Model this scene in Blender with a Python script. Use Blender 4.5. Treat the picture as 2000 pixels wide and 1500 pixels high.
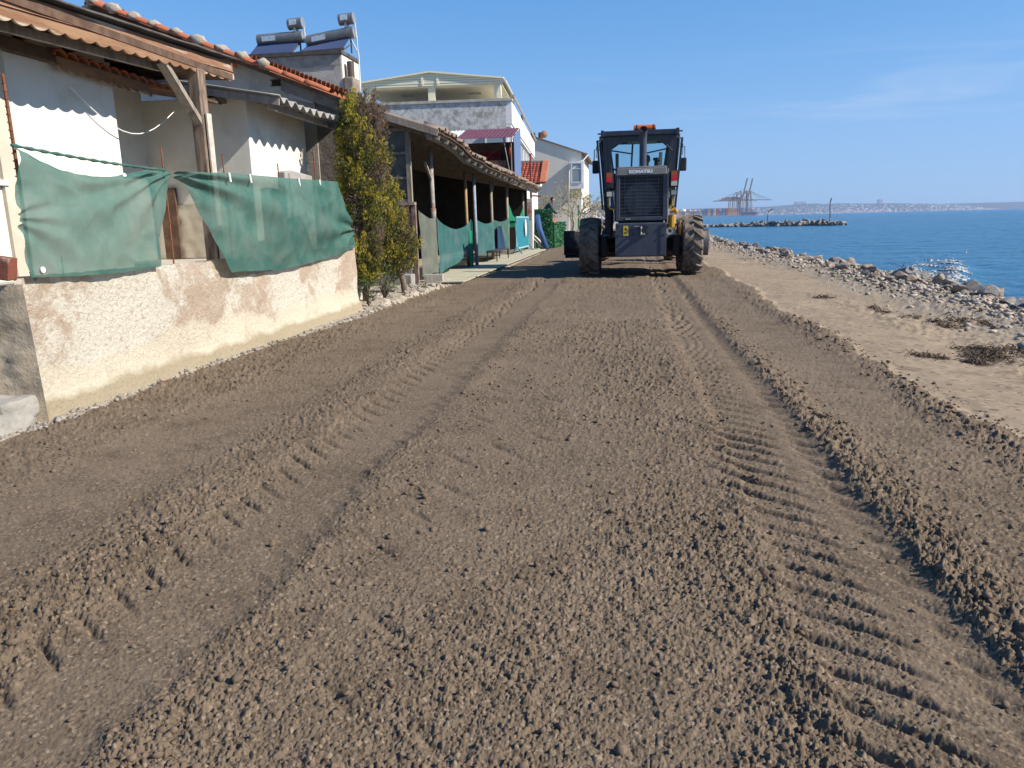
import bpy, math, random
import numpy as np
from mathutils import Vector, Matrix, noise as mnoise

for o in list(bpy.data.objects):
    bpy.data.objects.remove(o)
sc = bpy.context.scene
col = sc.collection
R = math.radians
random.seed(7)
RNG = np.random.default_rng(11)

# ------------------------------------------------------------------ camera
cam_d = bpy.data.cameras.new('camera')
cam = bpy.data.objects.new('camera', cam_d)
col.objects.link(cam)
sc.camera = cam
cam_d.sensor_width = 36.0
cam_d.lens = 27.0
cam_d.clip_start = 0.05
cam_d.clip_end = 60000
PITCH, ROLL, CAMH = R(12.003), R(1.375), 1.3
Fv = Vector((0, math.cos(PITCH), -math.sin(PITCH)))
R0 = Vector((1, 0, 0))
U0 = R0.cross(Fv)
Rv = R0*math.cos(ROLL) - U0*math.sin(ROLL)
Uv = R0*math.sin(ROLL) + U0*math.cos(ROLL)
cam.matrix_world = Matrix(((Rv.x, Uv.x, -Fv.x, 0), (Rv.y, Uv.y, -Fv.y, 0), (Rv.z, Uv.z, -Fv.z, CAMH), (0, 0, 0, 1)))

# ------------------------------------------------------------------ sky and sun
SUN_EL, SUN_AZ = 36.0, 107.0          # azimuth clockwise from +Y
wd = bpy.data.worlds.new('World')
sc.world = wd
wd.use_nodes = True
nt = wd.node_tree
nt.nodes.clear()
wo = nt.nodes.new('ShaderNodeOutputWorld')
bg = nt.nodes.new('ShaderNodeBackground')
sky = nt.nodes.new('ShaderNodeTexSky')
sky.sky_type = 'NISHITA'
sky.sun_disc = False
sky.sun_elevation = R(SUN_EL)
sky.sun_rotation = R(SUN_AZ)
sky.altitude = 0
sky.air_density = 1.0
sky.dust_density = 0.0
sky.ozone_density = 3.0
bg.inputs['Strength'].default_value = 0.101
# thin cirrus streaks, laid out by direction so that they stay put in the sky
tcn = nt.nodes.new('ShaderNodeTexCoord')
sep = nt.nodes.new('ShaderNodeSeparateXYZ')
nt.links.new(tcn.outputs['Generated'], sep.inputs[0])
mpn = nt.nodes.new('ShaderNodeMapping')
mpn.inputs['Scale'].default_value = (1.6, 1.6, 16.0)
mpn.inputs['Rotation'].default_value = (0.0, 0.10, 0.0)
nt.links.new(tcn.outputs['Generated'], mpn.inputs[0])
cn = nt.nodes.new('ShaderNodeTexNoise')
cn.inputs['Scale'].default_value = 1.7
cn.inputs['Detail'].default_value = 7
cn.inputs['Roughness'].default_value = 0.55
cn.inputs['Distortion'].default_value = 0.6
nt.links.new(mpn.outputs[0], cn.inputs[0])
cr = nt.nodes.new('ShaderNodeValToRGB')
cr.color_ramp.elements[0].position = 0.57
cr.color_ramp.elements[0].color = (0, 0, 0, 1)
cr.color_ramp.elements[1].position = 0.80
cr.color_ramp.elements[1].color = (1, 1, 1, 1)
nt.links.new(cn.outputs[0], cr.inputs[0])
alt = nt.nodes.new('ShaderNodeValToRGB')            # cirrus lies low over the sea
alt.color_ramp.elements[0].position = 0.02
alt.color_ramp.elements[0].color = (0, 0, 0, 1)
alt.color_ramp.elements[1].position = 0.11
alt.color_ramp.elements[1].color = (1, 1, 1, 1)
e = alt.color_ramp.elements.new(0.24)
e.color = (0, 0, 0, 1)
nt.links.new(sep.outputs[2], alt.inputs[0])
cm = nt.nodes.new('ShaderNodeMath')
cm.operation = 'MULTIPLY'
nt.links.new(cr.outputs[0], cm.inputs[0])
nt.links.new(alt.outputs[0], cm.inputs[1])
cm2 = nt.nodes.new('ShaderNodeMath')
cm2.operation = 'MULTIPLY'
cm2.inputs[1].default_value = 0.45
nt.links.new(cm.outputs[0], cm2.inputs[0])
mx = nt.nodes.new('ShaderNodeMixRGB')
mx.inputs[2].default_value = (3.6, 4.3, 5.4, 1)
nt.links.new(cm2.outputs[0], mx.inputs[0])
hs = nt.nodes.new('ShaderNodeHueSaturation')
hs.inputs['Saturation'].default_value = 1.22
nt.links.new(sky.outputs[0], hs.inputs['Color'])
# soft tone curve over the whole sky: keeps the horizon from burning out
def _vm(op, a, b):
    n = nt.nodes.new('ShaderNodeVectorMath'); n.operation = op
    for i, y in ((0, a), (1, b)):
        if isinstance(y, tuple): n.inputs[i].default_value = y
        else: nt.links.new(y, n.inputs[i])
    return n.outputs[0]
def _gm(x, g):
    n = nt.nodes.new('ShaderNodeGamma'); n.inputs[1].default_value = g; nt.links.new(x, n.inputs[0]); return n.outputs[0]
s2 = _gm(_vm('MULTIPLY', hs.outputs[0], (0.87, 1.11, 1.34)), 2.0)
c2 = (2.2**2, 3.7**2, 6.6**2)
soft = _gm(_vm('DIVIDE', _vm('MULTIPLY', s2, c2), _vm('ADD', s2, c2)), 0.5)
nt.links.new(soft, mx.inputs[1])
nt.links.new(mx.outputs[0], bg.inputs['Color'])
nt.links.new(bg.outputs[0], wo.inputs['Surface'])

sun_d = bpy.data.lights.new('sun', 'SUN')
sun_d.energy = 5.0
sun_d.angle = R(0.55)
sun_d.color = (1.0, 0.915, 0.79)
sun = bpy.data.objects.new('sun', sun_d)
col.objects.link(sun)
sdir = Vector((math.cos(R(SUN_EL))*math.sin(R(SUN_AZ)), math.cos(R(SUN_EL))*math.cos(R(SUN_AZ)), math.sin(R(SUN_EL))))
sun.rotation_euler = sdir.to_track_quat('Z', 'Y').to_euler()
sun.location = (30, 0, 30)

sc.view_settings.view_transform = 'Standard'
sc.view_settings.look = 'None'
sc.view_settings.gamma = 1.0
sc.view_settings.exposure = 0.76
sc.view_settings.use_curve_mapping = False

# ------------------------------------------------------------------ street frame
# x = distance to the right of the lane's axis through the camera, y = along the lane
TH = R(8.5)
CT, ST = math.cos(TH), math.sin(TH)
def W(s, r, z=0.0):
    return (s*CT + r*ST, -s*ST + r*CT, z)

# ------------------------------------------------------------------ mesh builder
class MB:
    def __init__(self):
        self.v = []; self.f = []
    def add(self, vs, fs):
        b = len(self.v)
        self.v += [tuple(p) for p in vs]
        self.f += [tuple(i + b for i in q) for q in fs]
        return self
    def box(self, x0, x1, y0, y1, z0, z1):
        vs = [(x0,y0,z0),(x1,y0,z0),(x1,y1,z0),(x0,y1,z0),(x0,y0,z1),(x1,y0,z1),(x1,y1,z1),(x0,y1,z1)]
        return self.add(vs, [(0,3,2,1),(4,5,6,7),(0,1,5,4),(1,2,6,5),(2,3,7,6),(3,0,4,7)])
    def beam(self, p, q, w, h, up=(0,0,1)):
        p = Vector(p); q = Vector(q); d = (q-p).normalized(); u = Vector(up)
        s = d.cross(u)
        if s.length < 1e-4: s = d.cross(Vector((1,0,0)))
        s.normalize(); u = s.cross(d)
        s *= w/2; u *= h/2
        vs = [p-s-u, p+s-u, p+s+u, p-s+u, q-s-u, q+s-u, q+s+u, q-s+u]
        return self.add(vs, [(0,3,2,1),(4,5,6,7),(0,1,5,4),(1,2,6,5),(2,3,7,6),(3,0,4,7)])
    def tube(self, pts, rad, n=8, caps=True):
        pts = [Vector(p) for p in pts]
        rads = rad if isinstance(rad, (list, tuple)) else [rad]*len(pts)
        vs = []; fs = []
        for i, p in enumerate(pts):
            d = (pts[min(i+1, len(pts)-1)] - pts[max(i-1, 0)]).normalized()
            a = d.cross(Vector((0,0,1)))
            if a.length < 0.05: a = d.cross(Vector((0,1,0)))
            a.normalize(); b = a.cross(d)
            for k in range(n):
                t = 2*math.pi*k/n
                vs.append(p + (a*math.cos(t) + b*math.sin(t))*rads[i])
        for i in range(len(pts)-1):
            for k in range(n):
                fs.append((i*n+k, i*n+(k+1)%n, (i+1)*n+(k+1)%n, (i+1)*n+k))
        if caps:
            fs.append(tuple(range(n-1, -1, -1)))
            fs.append(tuple((len(pts)-1)*n + k for k in range(n)))
        return self.add(vs, fs)
    def prism(self, poly, axis, a0, a1):
        # poly: 2-D outline; axis 0: (y,z) along x; 1: (x,z) along y; 2: (x,y) along z
        def mk(p, a):
            return (a, p[0], p[1]) if axis == 0 else ((p[0], a, p[1]) if axis == 1 else (p[0], p[1], a))
        n = len(poly)
        vs = [mk(p, a0) for p in poly] + [mk(p, a1) for p in poly]
        fs = [tuple(range(n-1, -1, -1)), tuple(range(n, 2*n))]
        fs += [(i, (i+1) % n, n+(i+1) % n, n+i) for i in range(n)]
        return self.add(vs, fs)
    def rbox(self, x0, x1, y0, y1, z0, z1, n=8, amp=0.02, seed=0, fr=5.0):
        """a box with uneven faces and worn edges"""
        c = Vector(((x0+x1)/2, (y0+y1)/2, (z0+z1)/2)); h = Vector(((x1-x0)/2, (y1-y0)/2, (z1-z0)/2))
        def put(p):
            k = sum(abs(p[i])**6 for i in range(3))**(1/6.0)
            q = Vector((p[0]/k*1.0, p[1]/k*1.0, p[2]/k*1.0)); q = Vector((c.x+q.x*h.x, c.y+q.y*h.y, c.z+q.z*h.z))
            w_ = mnoise.noise(q*fr+Vector((seed*7.7, 0, 0)))+0.5*mnoise.noise(q*fr*2.3+Vector((0, seed*3.3, 0)))
            return q + Vector(p).normalized()*amp*w_
        for ax in range(3):
            for sg in (-1, 1):
                def fn(u, v):
                    p = [0, 0, 0]; p[ax] = sg; a, b = 2*u-1, 2*v-1
                    if sg < 0: a = -a
                    p[(ax+1) % 3] = a; p[(ax+2) % 3] = b
                    return put(p)
                self.grid(fn, n, n)
        return self
    def grid(self, fn, nu, nv):
        vs = [fn(i/nu, j/nv) for j in range(nv+1) for i in range(nu+1)]
        fs = [(j*(nu+1)+i, j*(nu+1)+i+1, (j+1)*(nu+1)+i+1, (j+1)*(nu+1)+i) for j in range(nv) for i in range(nu)]
        return self.add(vs, fs)
    def lathe(self, prof, axis_o, axis='x', n=32):
        vs = []; fs = []; m = len(prof)
        for k in range(n):
            t = 2*math.pi*k/n
            for (a, rr) in prof:
                c, s = rr*math.cos(t), rr*math.sin(t)
                p = (a, c, s) if axis == 'x' else ((c, a, s) if axis == 'y' else (c, s, a))
                vs.append((p[0]+axis_o[0], p[1]+axis_o[1], p[2]+axis_o[2]))
        for k in range(n):
            for i in range(m-1):
                fs.append((k*m+i, k*m+i+1, ((k+1) % n)*m+i+1, ((k+1) % n)*m+i))
        return self.add(vs, fs)
    def blob(self, c, rx, ry, rz, n=8, m=6, jit=0.0, seed=0):
        vs = []; fs = []
        for j in range(m+1):
            ph = math.pi*j/m
            for i in range(n):
                t = 2*math.pi*i/n
                d = Vector((math.sin(ph)*math.cos(t), math.sin(ph)*math.sin(t), math.cos(ph)))
                k = 1 + jit*mnoise.noise(d*1.7 + Vector((seed*3.1, seed, 0)))
                vs.append((c[0]+d.x*rx*k, c[1]+d.y*ry*k, c[2]+d.z*rz*k))
        for j in range(m):
            for i in range(n):
                fs.append((j*n+i, (j+1)*n+i, (j+1)*n+(i+1) % n, j*n+(i+1) % n))
        return self.add(vs, fs)
    def mesh(self, name, mat, smooth=False, origin=(0,0,0)):
        me = bpy.data.meshes.new(name)
        ox, oy, oz = origin
        me.from_pydata([(a-ox, b-oy, c-oz) for a, b, c in self.v], [], self.f)
        me.materials.append(mat)
        if smooth:
            me.polygons.foreach_set('use_smooth', [True]*len(me.polygons))
        me.update()
        return me
    def build(self, name, mat, parent=None, smooth=False, bevel=0, solid=0):
        org = ORG.get(parent.name, (0,0,0)) if parent else (0,0,0)
        o = bpy.data.objects.new(name, self.mesh(name, mat, smooth, org))
        col.objects.link(o)
        if parent:
            o.parent = parent
            ORG[o.name] = org
        if solid:
            m = o.modifiers.new('solid', 'SOLIDIFY'); m.thickness = solid; m.offset = 0
        if bevel:
            m = o.modifiers.new('bevel', 'BEVEL'); m.width = bevel; m.segments = 2; m.limit_method = 'ANGLE'
        return o
ORG = {}
def tag(o, label, cat, group=None):
    o['label'] = label; o['category'] = cat
    if group: o['group'] = group
    return o
def thing(name, label, cat, org, group=None, rot=0.0):
    """an Empty at a thing's base in the street frame; its parts are written in street coordinates"""
    o = bpy.data.objects.new(name, None); col.objects.link(o)
    o.empty_display_size = 0.2
    o.location = W(*org); o.rotation_euler = (0, 0, -TH + rot)
    ORG[o.name] = tuple(org)
    return tag(o, label, cat, group)
def single(mb, name, mat, org, label=None, cat=None, group=None, smooth=False, bevel=0, solid=0, kind=None, rot=0.0):
    """a thing that is one mesh, its vertices in street coordinates"""
    o = bpy.data.objects.new(name, mb.mesh(name, mat, smooth, org)); col.objects.link(o)
    o.location = W(*org); o.rotation_euler = (0, 0, -TH + rot)
    if label: tag(o, label, cat, group)
    if kind: o['kind'] = kind
    if solid:
        m = o.modifiers.new('solid', 'SOLIDIFY'); m.thickness = solid; m.offset = 0
    if bevel:
        m = o.modifiers.new('bevel', 'BEVEL'); m.width = bevel; m.segments = 2; m.limit_method = 'ANGLE'
    return o
def inst(me, name, parent, loc, rot=(0,0,0), scale=(1,1,1)):
    o = bpy.data.objects.new(name, me); col.objects.link(o)
    o.parent = parent
    org = ORG.get(parent.name, (0,0,0))
    o.location = (loc[0]-org[0], loc[1]-org[1], loc[2]-org[2]); o.rotation_euler = rot; o.scale = scale
    ORG[o.name] = (0,0,0)
    return o
def np_mesh(name, verts, faces, mat, smooth=True):
    me = bpy.data.meshes.new(name)
    nv, nf, k = len(verts), len(faces), faces.shape[1]
    me.vertices.add(nv)
    me.vertices.foreach_set('co', np.ascontiguousarray(verts, dtype=np.float32).ravel())
    me.loops.add(nf*k)
    me.loops.foreach_set('vertex_index', np.ascontiguousarray(faces, dtype=np.int32).ravel())
    me.polygons.add(nf)
    me.polygons.foreach_set('loop_start', np.arange(0, nf*k, k, dtype=np.int32))
    me.polygons.foreach_set('loop_total', np.full(nf, k, dtype=np.int32))
    if smooth: me.polygons.foreach_set('use_smooth', np.ones(nf, dtype=bool))
    me.update(calc_edges=True)
    me.materials.append(mat)
    return me

# ------------------------------------------------------------------ materials
ALB = 0.83          # overall albedo level that goes with the exposure above
def dim(c): return tuple(k*ALB for k in c) if c else c
def M(name, c, c2=None, scale=4.0, c3=None, scale3=1.0, lo=0.42, hi=0.6, lo3=0.52, hi3=0.66, rough=0.8, bump=0.0, bscale=40.0,
      metal=0.0, spec=0.3, stretch=(1,1,1), bdist=0.02, trans=0.0, alpha=1.0, emit=None, estr=0.0, coat=0.0, island=0.0):
    c, c2, c3 = dim(c), dim(c2), dim(c3)
    m = bpy.data.materials.new(name); m.use_nodes = True
    t = m.node_tree; p = t.nodes['Principled BSDF']
    p.inputs['Roughness'].default_value = rough
    p.inputs['Metallic'].default_value = metal
    p.inputs['Specular IOR Level'].default_value = spec
    p.inputs['Coat Weight'].default_value = coat
    p.inputs['Base Color'].default_value = (*c, 1)
    tc = t.nodes.new('ShaderNodeTexCoord')
    mp = t.nodes.new('ShaderNodeMapping'); mp.inputs['Scale'].default_value = stretch
    t.links.new(tc.outputs['Object'], mp.inputs[0])
    def noise(sc_, det=6, rg=0.6, dist=0.0):
        n = t.nodes.new('ShaderNodeTexNoise')
        n.inputs['Scale'].default_value = sc_; n.inputs['Detail'].default_value = det
        n.inputs['Roughness'].default_value = rg; n.inputs['Distortion'].default_value = dist
        t.links.new(mp.outputs[0], n.inputs[0]); return n
    def ramp(src, a, b):
        r = t.nodes.new('ShaderNodeMapRange'); r.inputs[1].default_value = a; r.inputs[2].default_value = b
        t.links.new(src, r.inputs[0]); return r.outputs[0]
    def mix(fac, a, b):
        x = t.nodes.new('ShaderNodeMixRGB')
        t.links.new(fac, x.inputs[0])
        for i, y in ((1, a), (2, b)):
            if isinstance(y, tuple): x.inputs[i].default_value = (*y, 1)
            else: t.links.new(y, x.inputs[i])
        return x.outputs[0]
    out = None
    if c2:
        out = mix(ramp(noise(scale).outputs[0], lo, hi), c, c2)
    if c3:
        out = mix(ramp(noise(scale3, 8, 0.62, 0.4).outputs[0], lo3, hi3), out if out else c, c3)
    if island:
        g = t.nodes.new('ShaderNodeNewGeometry')
        h = t.nodes.new('ShaderNodeHueSaturation')
        r_ = t.nodes.new('ShaderNodeMapRange'); r_.inputs[3].default_value = 1-island; r_.inputs[4].default_value = 1+island
        t.links.new(g.outputs['Random Per Island'], r_.inputs[0]); t.links.new(r_.outputs[0], h.inputs['Value'])
        if out: t.links.new(out, h.inputs['Color'])
        else: h.inputs['Color'].default_value = (*c, 1)
        out = h.outputs[0]
    if out: t.links.new(out, p.inputs['Base Color'])
    if bump:
        b = t.nodes.new('ShaderNodeBump'); b.inputs['Strength'].default_value = bump; b.inputs['Distance'].default_value = bdist
        t.links.new(noise(bscale, 6, 0.65).outputs[0], b.inputs['Height']); t.links.new(b.outputs[0], p.inputs['Normal'])
    if trans:
        o_ = t.nodes['Material Output']
        tr = t.nodes.new('ShaderNodeBsdfTranslucent'); ms = t.nodes.new('ShaderNodeMixShader')
        ms.inputs[0].default_value = trans
        if out: t.links.new(out, tr.inputs[0])
        else: tr.inputs[0].default_value = (*c, 1)
        t.links.new(p.outputs[0], ms.inputs[1]); t.links.new(tr.outputs[0], ms.inputs[2])
        t.links.new(ms.outputs[0], o_.inputs[0])
    p.inputs['Alpha'].default_value = alpha
    if emit:
        p.inputs['Emission Color'].default_value = (*emit, 1); p.inputs['Emission Strength'].default_value = estr
    return m
def G(c): return (c, c, c)

# ------------------------------------------------------------------ noise on arrays
def _h(ix, iy, seed):
    a = (ix.astype(np.int64)*374761393 + iy.astype(np.int64)*668265263 + seed*974634541) & 0xffffffff
    a = ((a ^ (a >> 13))*1274126177) & 0xffffffff
    a = a ^ (a >> 16)
    return (a & 0xffffff).astype(np.float64)/float(0xffffff)
def vnoise(x, y, seed=0):
    ix = np.floor(x); iy = np.floor(y); fx = x-ix; fy = y-iy
    ux = fx*fx*(3-2*fx); uy = fy*fy*(3-2*fy)
    a = _h(ix, iy, seed); b = _h(ix+1, iy, seed); c = _h(ix, iy+1, seed); d = _h(ix+1, iy+1, seed)
    return (a*(1-ux)+b*ux)*(1-uy) + (c*(1-ux)+d*ux)*uy - 0.5
def fbm(x, y, oct=4, seed=0, gain=0.5):
    t = 0; a = 1
    for k in range(oct):
        t = t + a*vnoise(x, y, seed+k*17); x = x*2.03+11.7; y = y*2.03+5.3; a *= gain
    return t
def pebbles(x, y, cell, seed, density=0.7):
    """height of half-buried round lumps, about one per cell, in units of the cell size"""
    x = x/cell; y = y/cell
    ix = np.floor(x); iy = np.floor(y); best = np.zeros_like(x)
    for dx in (-1, 0, 1):
        for dy in (-1, 0, 1):
            cx = ix+dx; cy = iy+dy
            r = 0.16 + 0.42*_h(cx, cy, seed+3)**2
            r = r*(_h(cx, cy, seed+4) < density)
            px = cx + _h(cx, cy, seed); py = cy + _h(cx, cy, seed+1)
            asp = 0.7+0.6*_h(cx, cy, seed+5)
            d2 = ((x-px)*asp)**2 + ((y-py)/asp)**2
            q = np.maximum(r*r - d2, 0)
            best = np.maximum(best, np.sqrt(q)*0.9)
    return best
def crumb(x, y, cell, seed, thr=0.0):
    """broken soil: angular lumps with tilted tops and creases between, in units of the cell size"""
    x = x/cell; y = y/cell
    ix = np.floor(x); iy = np.floor(y)
    f1 = np.full_like(x, 9.0); f2 = np.full_like(x, 9.0); hid = np.zeros_like(x); tx = np.zeros_like(x); ty = np.zeros_like(x)
    for dx in (-1, 0, 1):
        for dy in (-1, 0, 1):
            cx = ix+dx; cy = iy+dy
            vx = x-(cx+0.1+0.8*_h(cx, cy, seed)); vy = y-(cy+0.1+0.8*_h(cx, cy, seed+1))
            d = np.sqrt(vx*vx+vy*vy); n = d < f1
            f2 = np.where(n, f1, np.minimum(f2, d)); f1 = np.where(n, d, f1)
            hh = _h(cx, cy, seed+2)
            hid = np.where(n, hh, hid); tx = np.where(n, vx, tx); ty = np.where(n, vy, ty)
    e = np.clip((f2-f1)/0.35, 0, 1)
    a = hid*6.283
    k = np.clip((hid-thr)/(1-thr), 0, 1)
    ang = (hid*977.0) % 6.283
    return e*(0.10+0.75*k*k*(1-0.5*f1)) *(k > 0) + 0.25*e*(tx*np.cos(ang)+ty*np.sin(ang))*(k > 0)
def smooth(a, b, x):
    t = np.clip((x-a)/(b-a), 0, 1); return t*t*(3-2*t)
# ================================================================== ground
def edge_r(r): return 2.25 + 0.20*vnoise(r*0.9, r*0+3.1, 5) + 0.12*vnoise(r*4.1, r*0+1.1, 6)
def edge_l(r):
    return np.interp(r, [0, 8, 10.5, 14, 18, 22, 30, 36, 60, 140], [-3.92, -3.9, -3.72, -3.66, -3.45, -3.3, -3.3, -3.5, -3.0, -1.0]) \
        + 0.10*vnoise(r*1.7, r*0+9.1, 8) + 0.06*vnoise(r*7.0, r*0, 9)
def sea_edge(r): return np.interp(r, [0, 10, 20, 40, 80, 140], [5.3, 5.3, 5.35, 4.7, 5.0, 6.0])
def ground_h(s, r, dist):
    er, el = edge_r(r), edge_l(r)
    onroad = smooth(el-0.08, el+0.12, s)*(1-smooth(er-0.1, er+0.10, s))
    fine = np.clip(7.0/np.maximum(dist, 0.5), 0.25, 1.0)
    z = 0.030*fbm(s*0.8, r*0.35, 3, 21)
    # surface roughness: 1 = loose clods, small = rolled smooth
    rg = 0.68 + 0.9*fbm(s*1.1, r*0.45, 3, 31)
    def band(c, w, f=0.10):
        return smooth(c-w-f, c-w+f*0.3, s)*(1-smooth(c+w-f*0.3, c+w+f, s))
    wob = 0.05*vnoise(r*0.35, r*0+2.0, 41)
    sA = s - wob
    def bandA(c, w, f=0.10):
        return smooth(c-w-f, c-w+f*0.3, sA)*(1-smooth(c+w-f*0.3, c+w+f, sA))
    L1 = smooth(-2.02, -1.62, sA)*(1-smooth(-1.40, -1.26, sA + 0.07*vnoise(r*1.3, r*0, 46) + 0.07*vnoise(r*7.5, s*5, 47))); R1 = bandA(0.84, 0.24, 0.08)
    L2 = bandA(-2.75, 0.34, 0.2); R2 = bandA(1.62, 0.26, 0.16); R3 = bandA(2.02, 0.14, 0.12)
    z = z - 0.015*L1 - 0.018*R1 - 0.010*L2 - 0.010*R2
    z = z + 0.018*np.clip(vnoise(r*0.8, r*0+4, 42)+0.25, 0, 1)*np.exp(-((sA+1.22+0.08*vnoise(r*2.2, r*0, 43))/0.09)**2) + 0.008*np.exp(-((sA+2.0)/0.16)**2)
    wr = np.exp(-((sA-1.22)/0.13)**2); we = np.exp(-((s-er+0.10)/0.14)**2)
    wl = np.exp(-((sA+2.2)/0.22)**2)
    fade = 1-0.75*smooth(11, 17, r)
    wr = wr*(0.45+1.1*np.clip(vnoise(r*0.7, r*0+6, 44)+0.5, 0, 1))*fade; we = we*(0.4+1.1*np.clip(vnoise(r*0.9, r*0+8, 45)+0.5, 0, 1))*fade
    z = z + 0.003*wr + 0.012*we
    rg = np.clip(rg, 0.25, 1.2)*(1-0.80*L1)*(1-0.62*R1)*(1-0.85*bandA(0.97, 0.11, 0.05))*(1-0.60*L2)*(1-0.45*R2) + 0.52*wr + 0.62*we + 0.22*wl
    far_left = smooth(-2.9, -3.5, s); rg = rg + 0.35*far_left
    # lug prints of the tyres
    jit = 0.35*vnoise(r*2.6, r*0+7, 51)
    u = (r + 0.90*(sA-0.84) + 0.5*(sA-0.84)**2)/0.19 + jit; fu = u-np.floor(u)
    keepl = 0.55 + 0.45*smooth(-0.18, 0.12, fbm(s*2.2, r*1.6, 2, 53))
    lug = -np.exp(-((fu-0.2)/0.085)**2) + 0.35*np.exp(-((fu-0.42)/0.14)**2)
    z = z + 0.034*keepl*lug*smooth(0.44, 0.56, sA)*(1-smooth(0.80, 0.92, sA))*(0.6+0.8*(vnoise(r*1.3, s*2, 52)+0.5))
    n2 = np.exp(-(((fu-0.5)*0.19/0.05)**2 + ((sA-1.01)/0.05)**2))
    z = z - 0.030*n2*keepl
    u = (r + 0.75*(sA+1.75))/0.20 + jit; fu = u-np.floor(u); ln = _h(np.floor(u), np.floor(u)*0+3, 77)
    n3 = np.exp(-(((fu-0.5)*0.20/0.020)**2))*np.exp(-((sA+1.78+0.06*ln)/0.10)**4)
    z = z - (0.026+0.022*smooth(3.5, 9, r))*n3*(0.55+0.55*ln)
    n4 = np.exp(-(((fu-0.5)*0.20/0.035)**2))*np.exp(-((sA+1.36)/0.05)**2)
    z = z + 0.010*n4
    u = (r + 0.35*(sA-1.6))/0.23 + jit; fu = u-np.floor(u); ln = _h(np.floor(u), np.floor(u)*0+5, 78)
    z = z - 0.016*np.exp(-(((fu-0.5)*0.23/0.03)**2))*np.exp(-((sA-1.60-0.2*(ln-0.5))/0.16)**4)*(0.3+ln)
    u = (r - 0.25*(sA-2.0))/0.26; fu = u-np.floor(u); ln = _h(np.floor(u), np.floor(u)*0+6, 79)
    z = z - 0.014*np.exp(-(((fu-0.5)*0.26/0.03)**2))*np.exp(-((sA-2.0)/0.1)**2)*(0.3+ln)
    # stray lug slashes of older passes in the middle of the lane
    for (c0, sl, per, sd, dp) in ((-0.85, 0.9, 0.42, 91, 0.016), (-0.45, 0.9, 0.47, 92, 0.012), (-2.7, 0.4, 0.5, 94, 0.010)):
        u = (r + sl*(s-c0))/per; iu = np.floor(u); fu = u-iu; ln = _h(iu, iu*0+1, sd); of = 0.3*(_h(iu, iu*0+2, sd)-0.5)
        z = z - dp*np.exp(-(((fu-0.5)*per/0.028)**2))*np.exp(-((s-c0-of)/(0.05+0.07*ln))**2)*(ln > 0.35)
    # clods and grit
    wx = s + 0.03*vnoise(s*9, r*9, 61); wy = r + 0.03*vnoise(s*9+50, r*9, 62)
    mid = smooth(3.0, 9.0, dist)
    cl = 0.024*crumb(wx, wy, 0.075, 71, 0.66)*np.clip(rg-0.15, 0, 1.3)
    cl = cl + 0.0185*crumb(wx, wy, 0.036, 72, 0.30)*np.clip(rg, 0.05, 1.2)
    cl = cl + 0.023*crumb(s, r, 0.018, 73, 0.15)*fine*np.clip(rg, 0.12, 1.2)
    cl = cl + 0.008*fbm(s*25, r*25, 3, 74, 0.7)*np.clip(rg, 0.2, 1.5)*fine + 0.010*fbm(s*7, r*7, 2, 75)*rg
    cl = cl + 0.011*crumb(s, r, 0.0095, 68, 0.1)*smooth(6.0, 2.5, dist)*np.clip(rg+0.2, 0.3, 1.2) + 0.0035*vnoise(s*110, r*110, 76)*fine + mid*0.008*crumb(s, r, 0.12, 70, 0.45)*np.clip(rg, 0.1, 1.2)
    zr = z + cl*1.0
    # beach
    se = sea_edge(r)
    zb = -0.02 - 0.05*smooth(2.4, 4.0, s) + 0.04*fbm(s*0.9, r*0.5, 3, 81) + 0.010*fbm(s*7, r*5, 3, 82)
    zb = zb + 0.05*smooth(se-1.6, se-0.3, s)
    zb = zb - 1.25*smooth(se+0.1, se+3.2, s) - 0.8*smooth(se+2.5, se+9, s)
    rub = smooth(se-1.7, se-0.7, s+0.5*vnoise(r*0.5, s*0.5, 83))*(1-smooth(se+2.2, se+3.0, s))
    zb = zb + rub*(0.10*pebbles(s, r, 0.17, 84, 0.6) + 0.05*pebbles(s, r, 0.07, 85, 0.7))
    weed = smooth(0.18, 0.42, fbm(s*0.9+3, r*0.28, 3, 86))*smooth(2.9, 3.2, s)
    zb = zb + weed*(0.05*pebbles(s*0.5, r, 0.10, 87, 0.7)+0.03*fbm(s*9, r*14, 3, 88))
    zb = zb + 0.012*pebbles(s, r, 0.09, 89, 0.12)*fine
    # left verge: the strip under the wall, then the planted bank
    bank = smooth(11.2, 12.0, r)*(1-smooth(15.0, 16.0, r))
    zl = 0.012 + 0.02*fbm(s*3, r*2, 3, 95) + bank*(0.07 + 0.05*fbm(s*5, r*5, 3, 96) + 0.05*pebbles(s, r, 0.12, 97, 0.5)) + 0.010*pebbles(s, r, 0.03, 98, 0.6)*fine
    zl = zl - 0.05*smooth(15.8, 16.6, r)
    right = smooth(er-0.06, er+0.12, s)
    left = 1-smooth(el-0.10, el+0.06, s)
    zz = zr*(1-right)*(1-left) + zb*right + zl*left*(1-right)
    return zz, er, el, rub, weed

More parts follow.
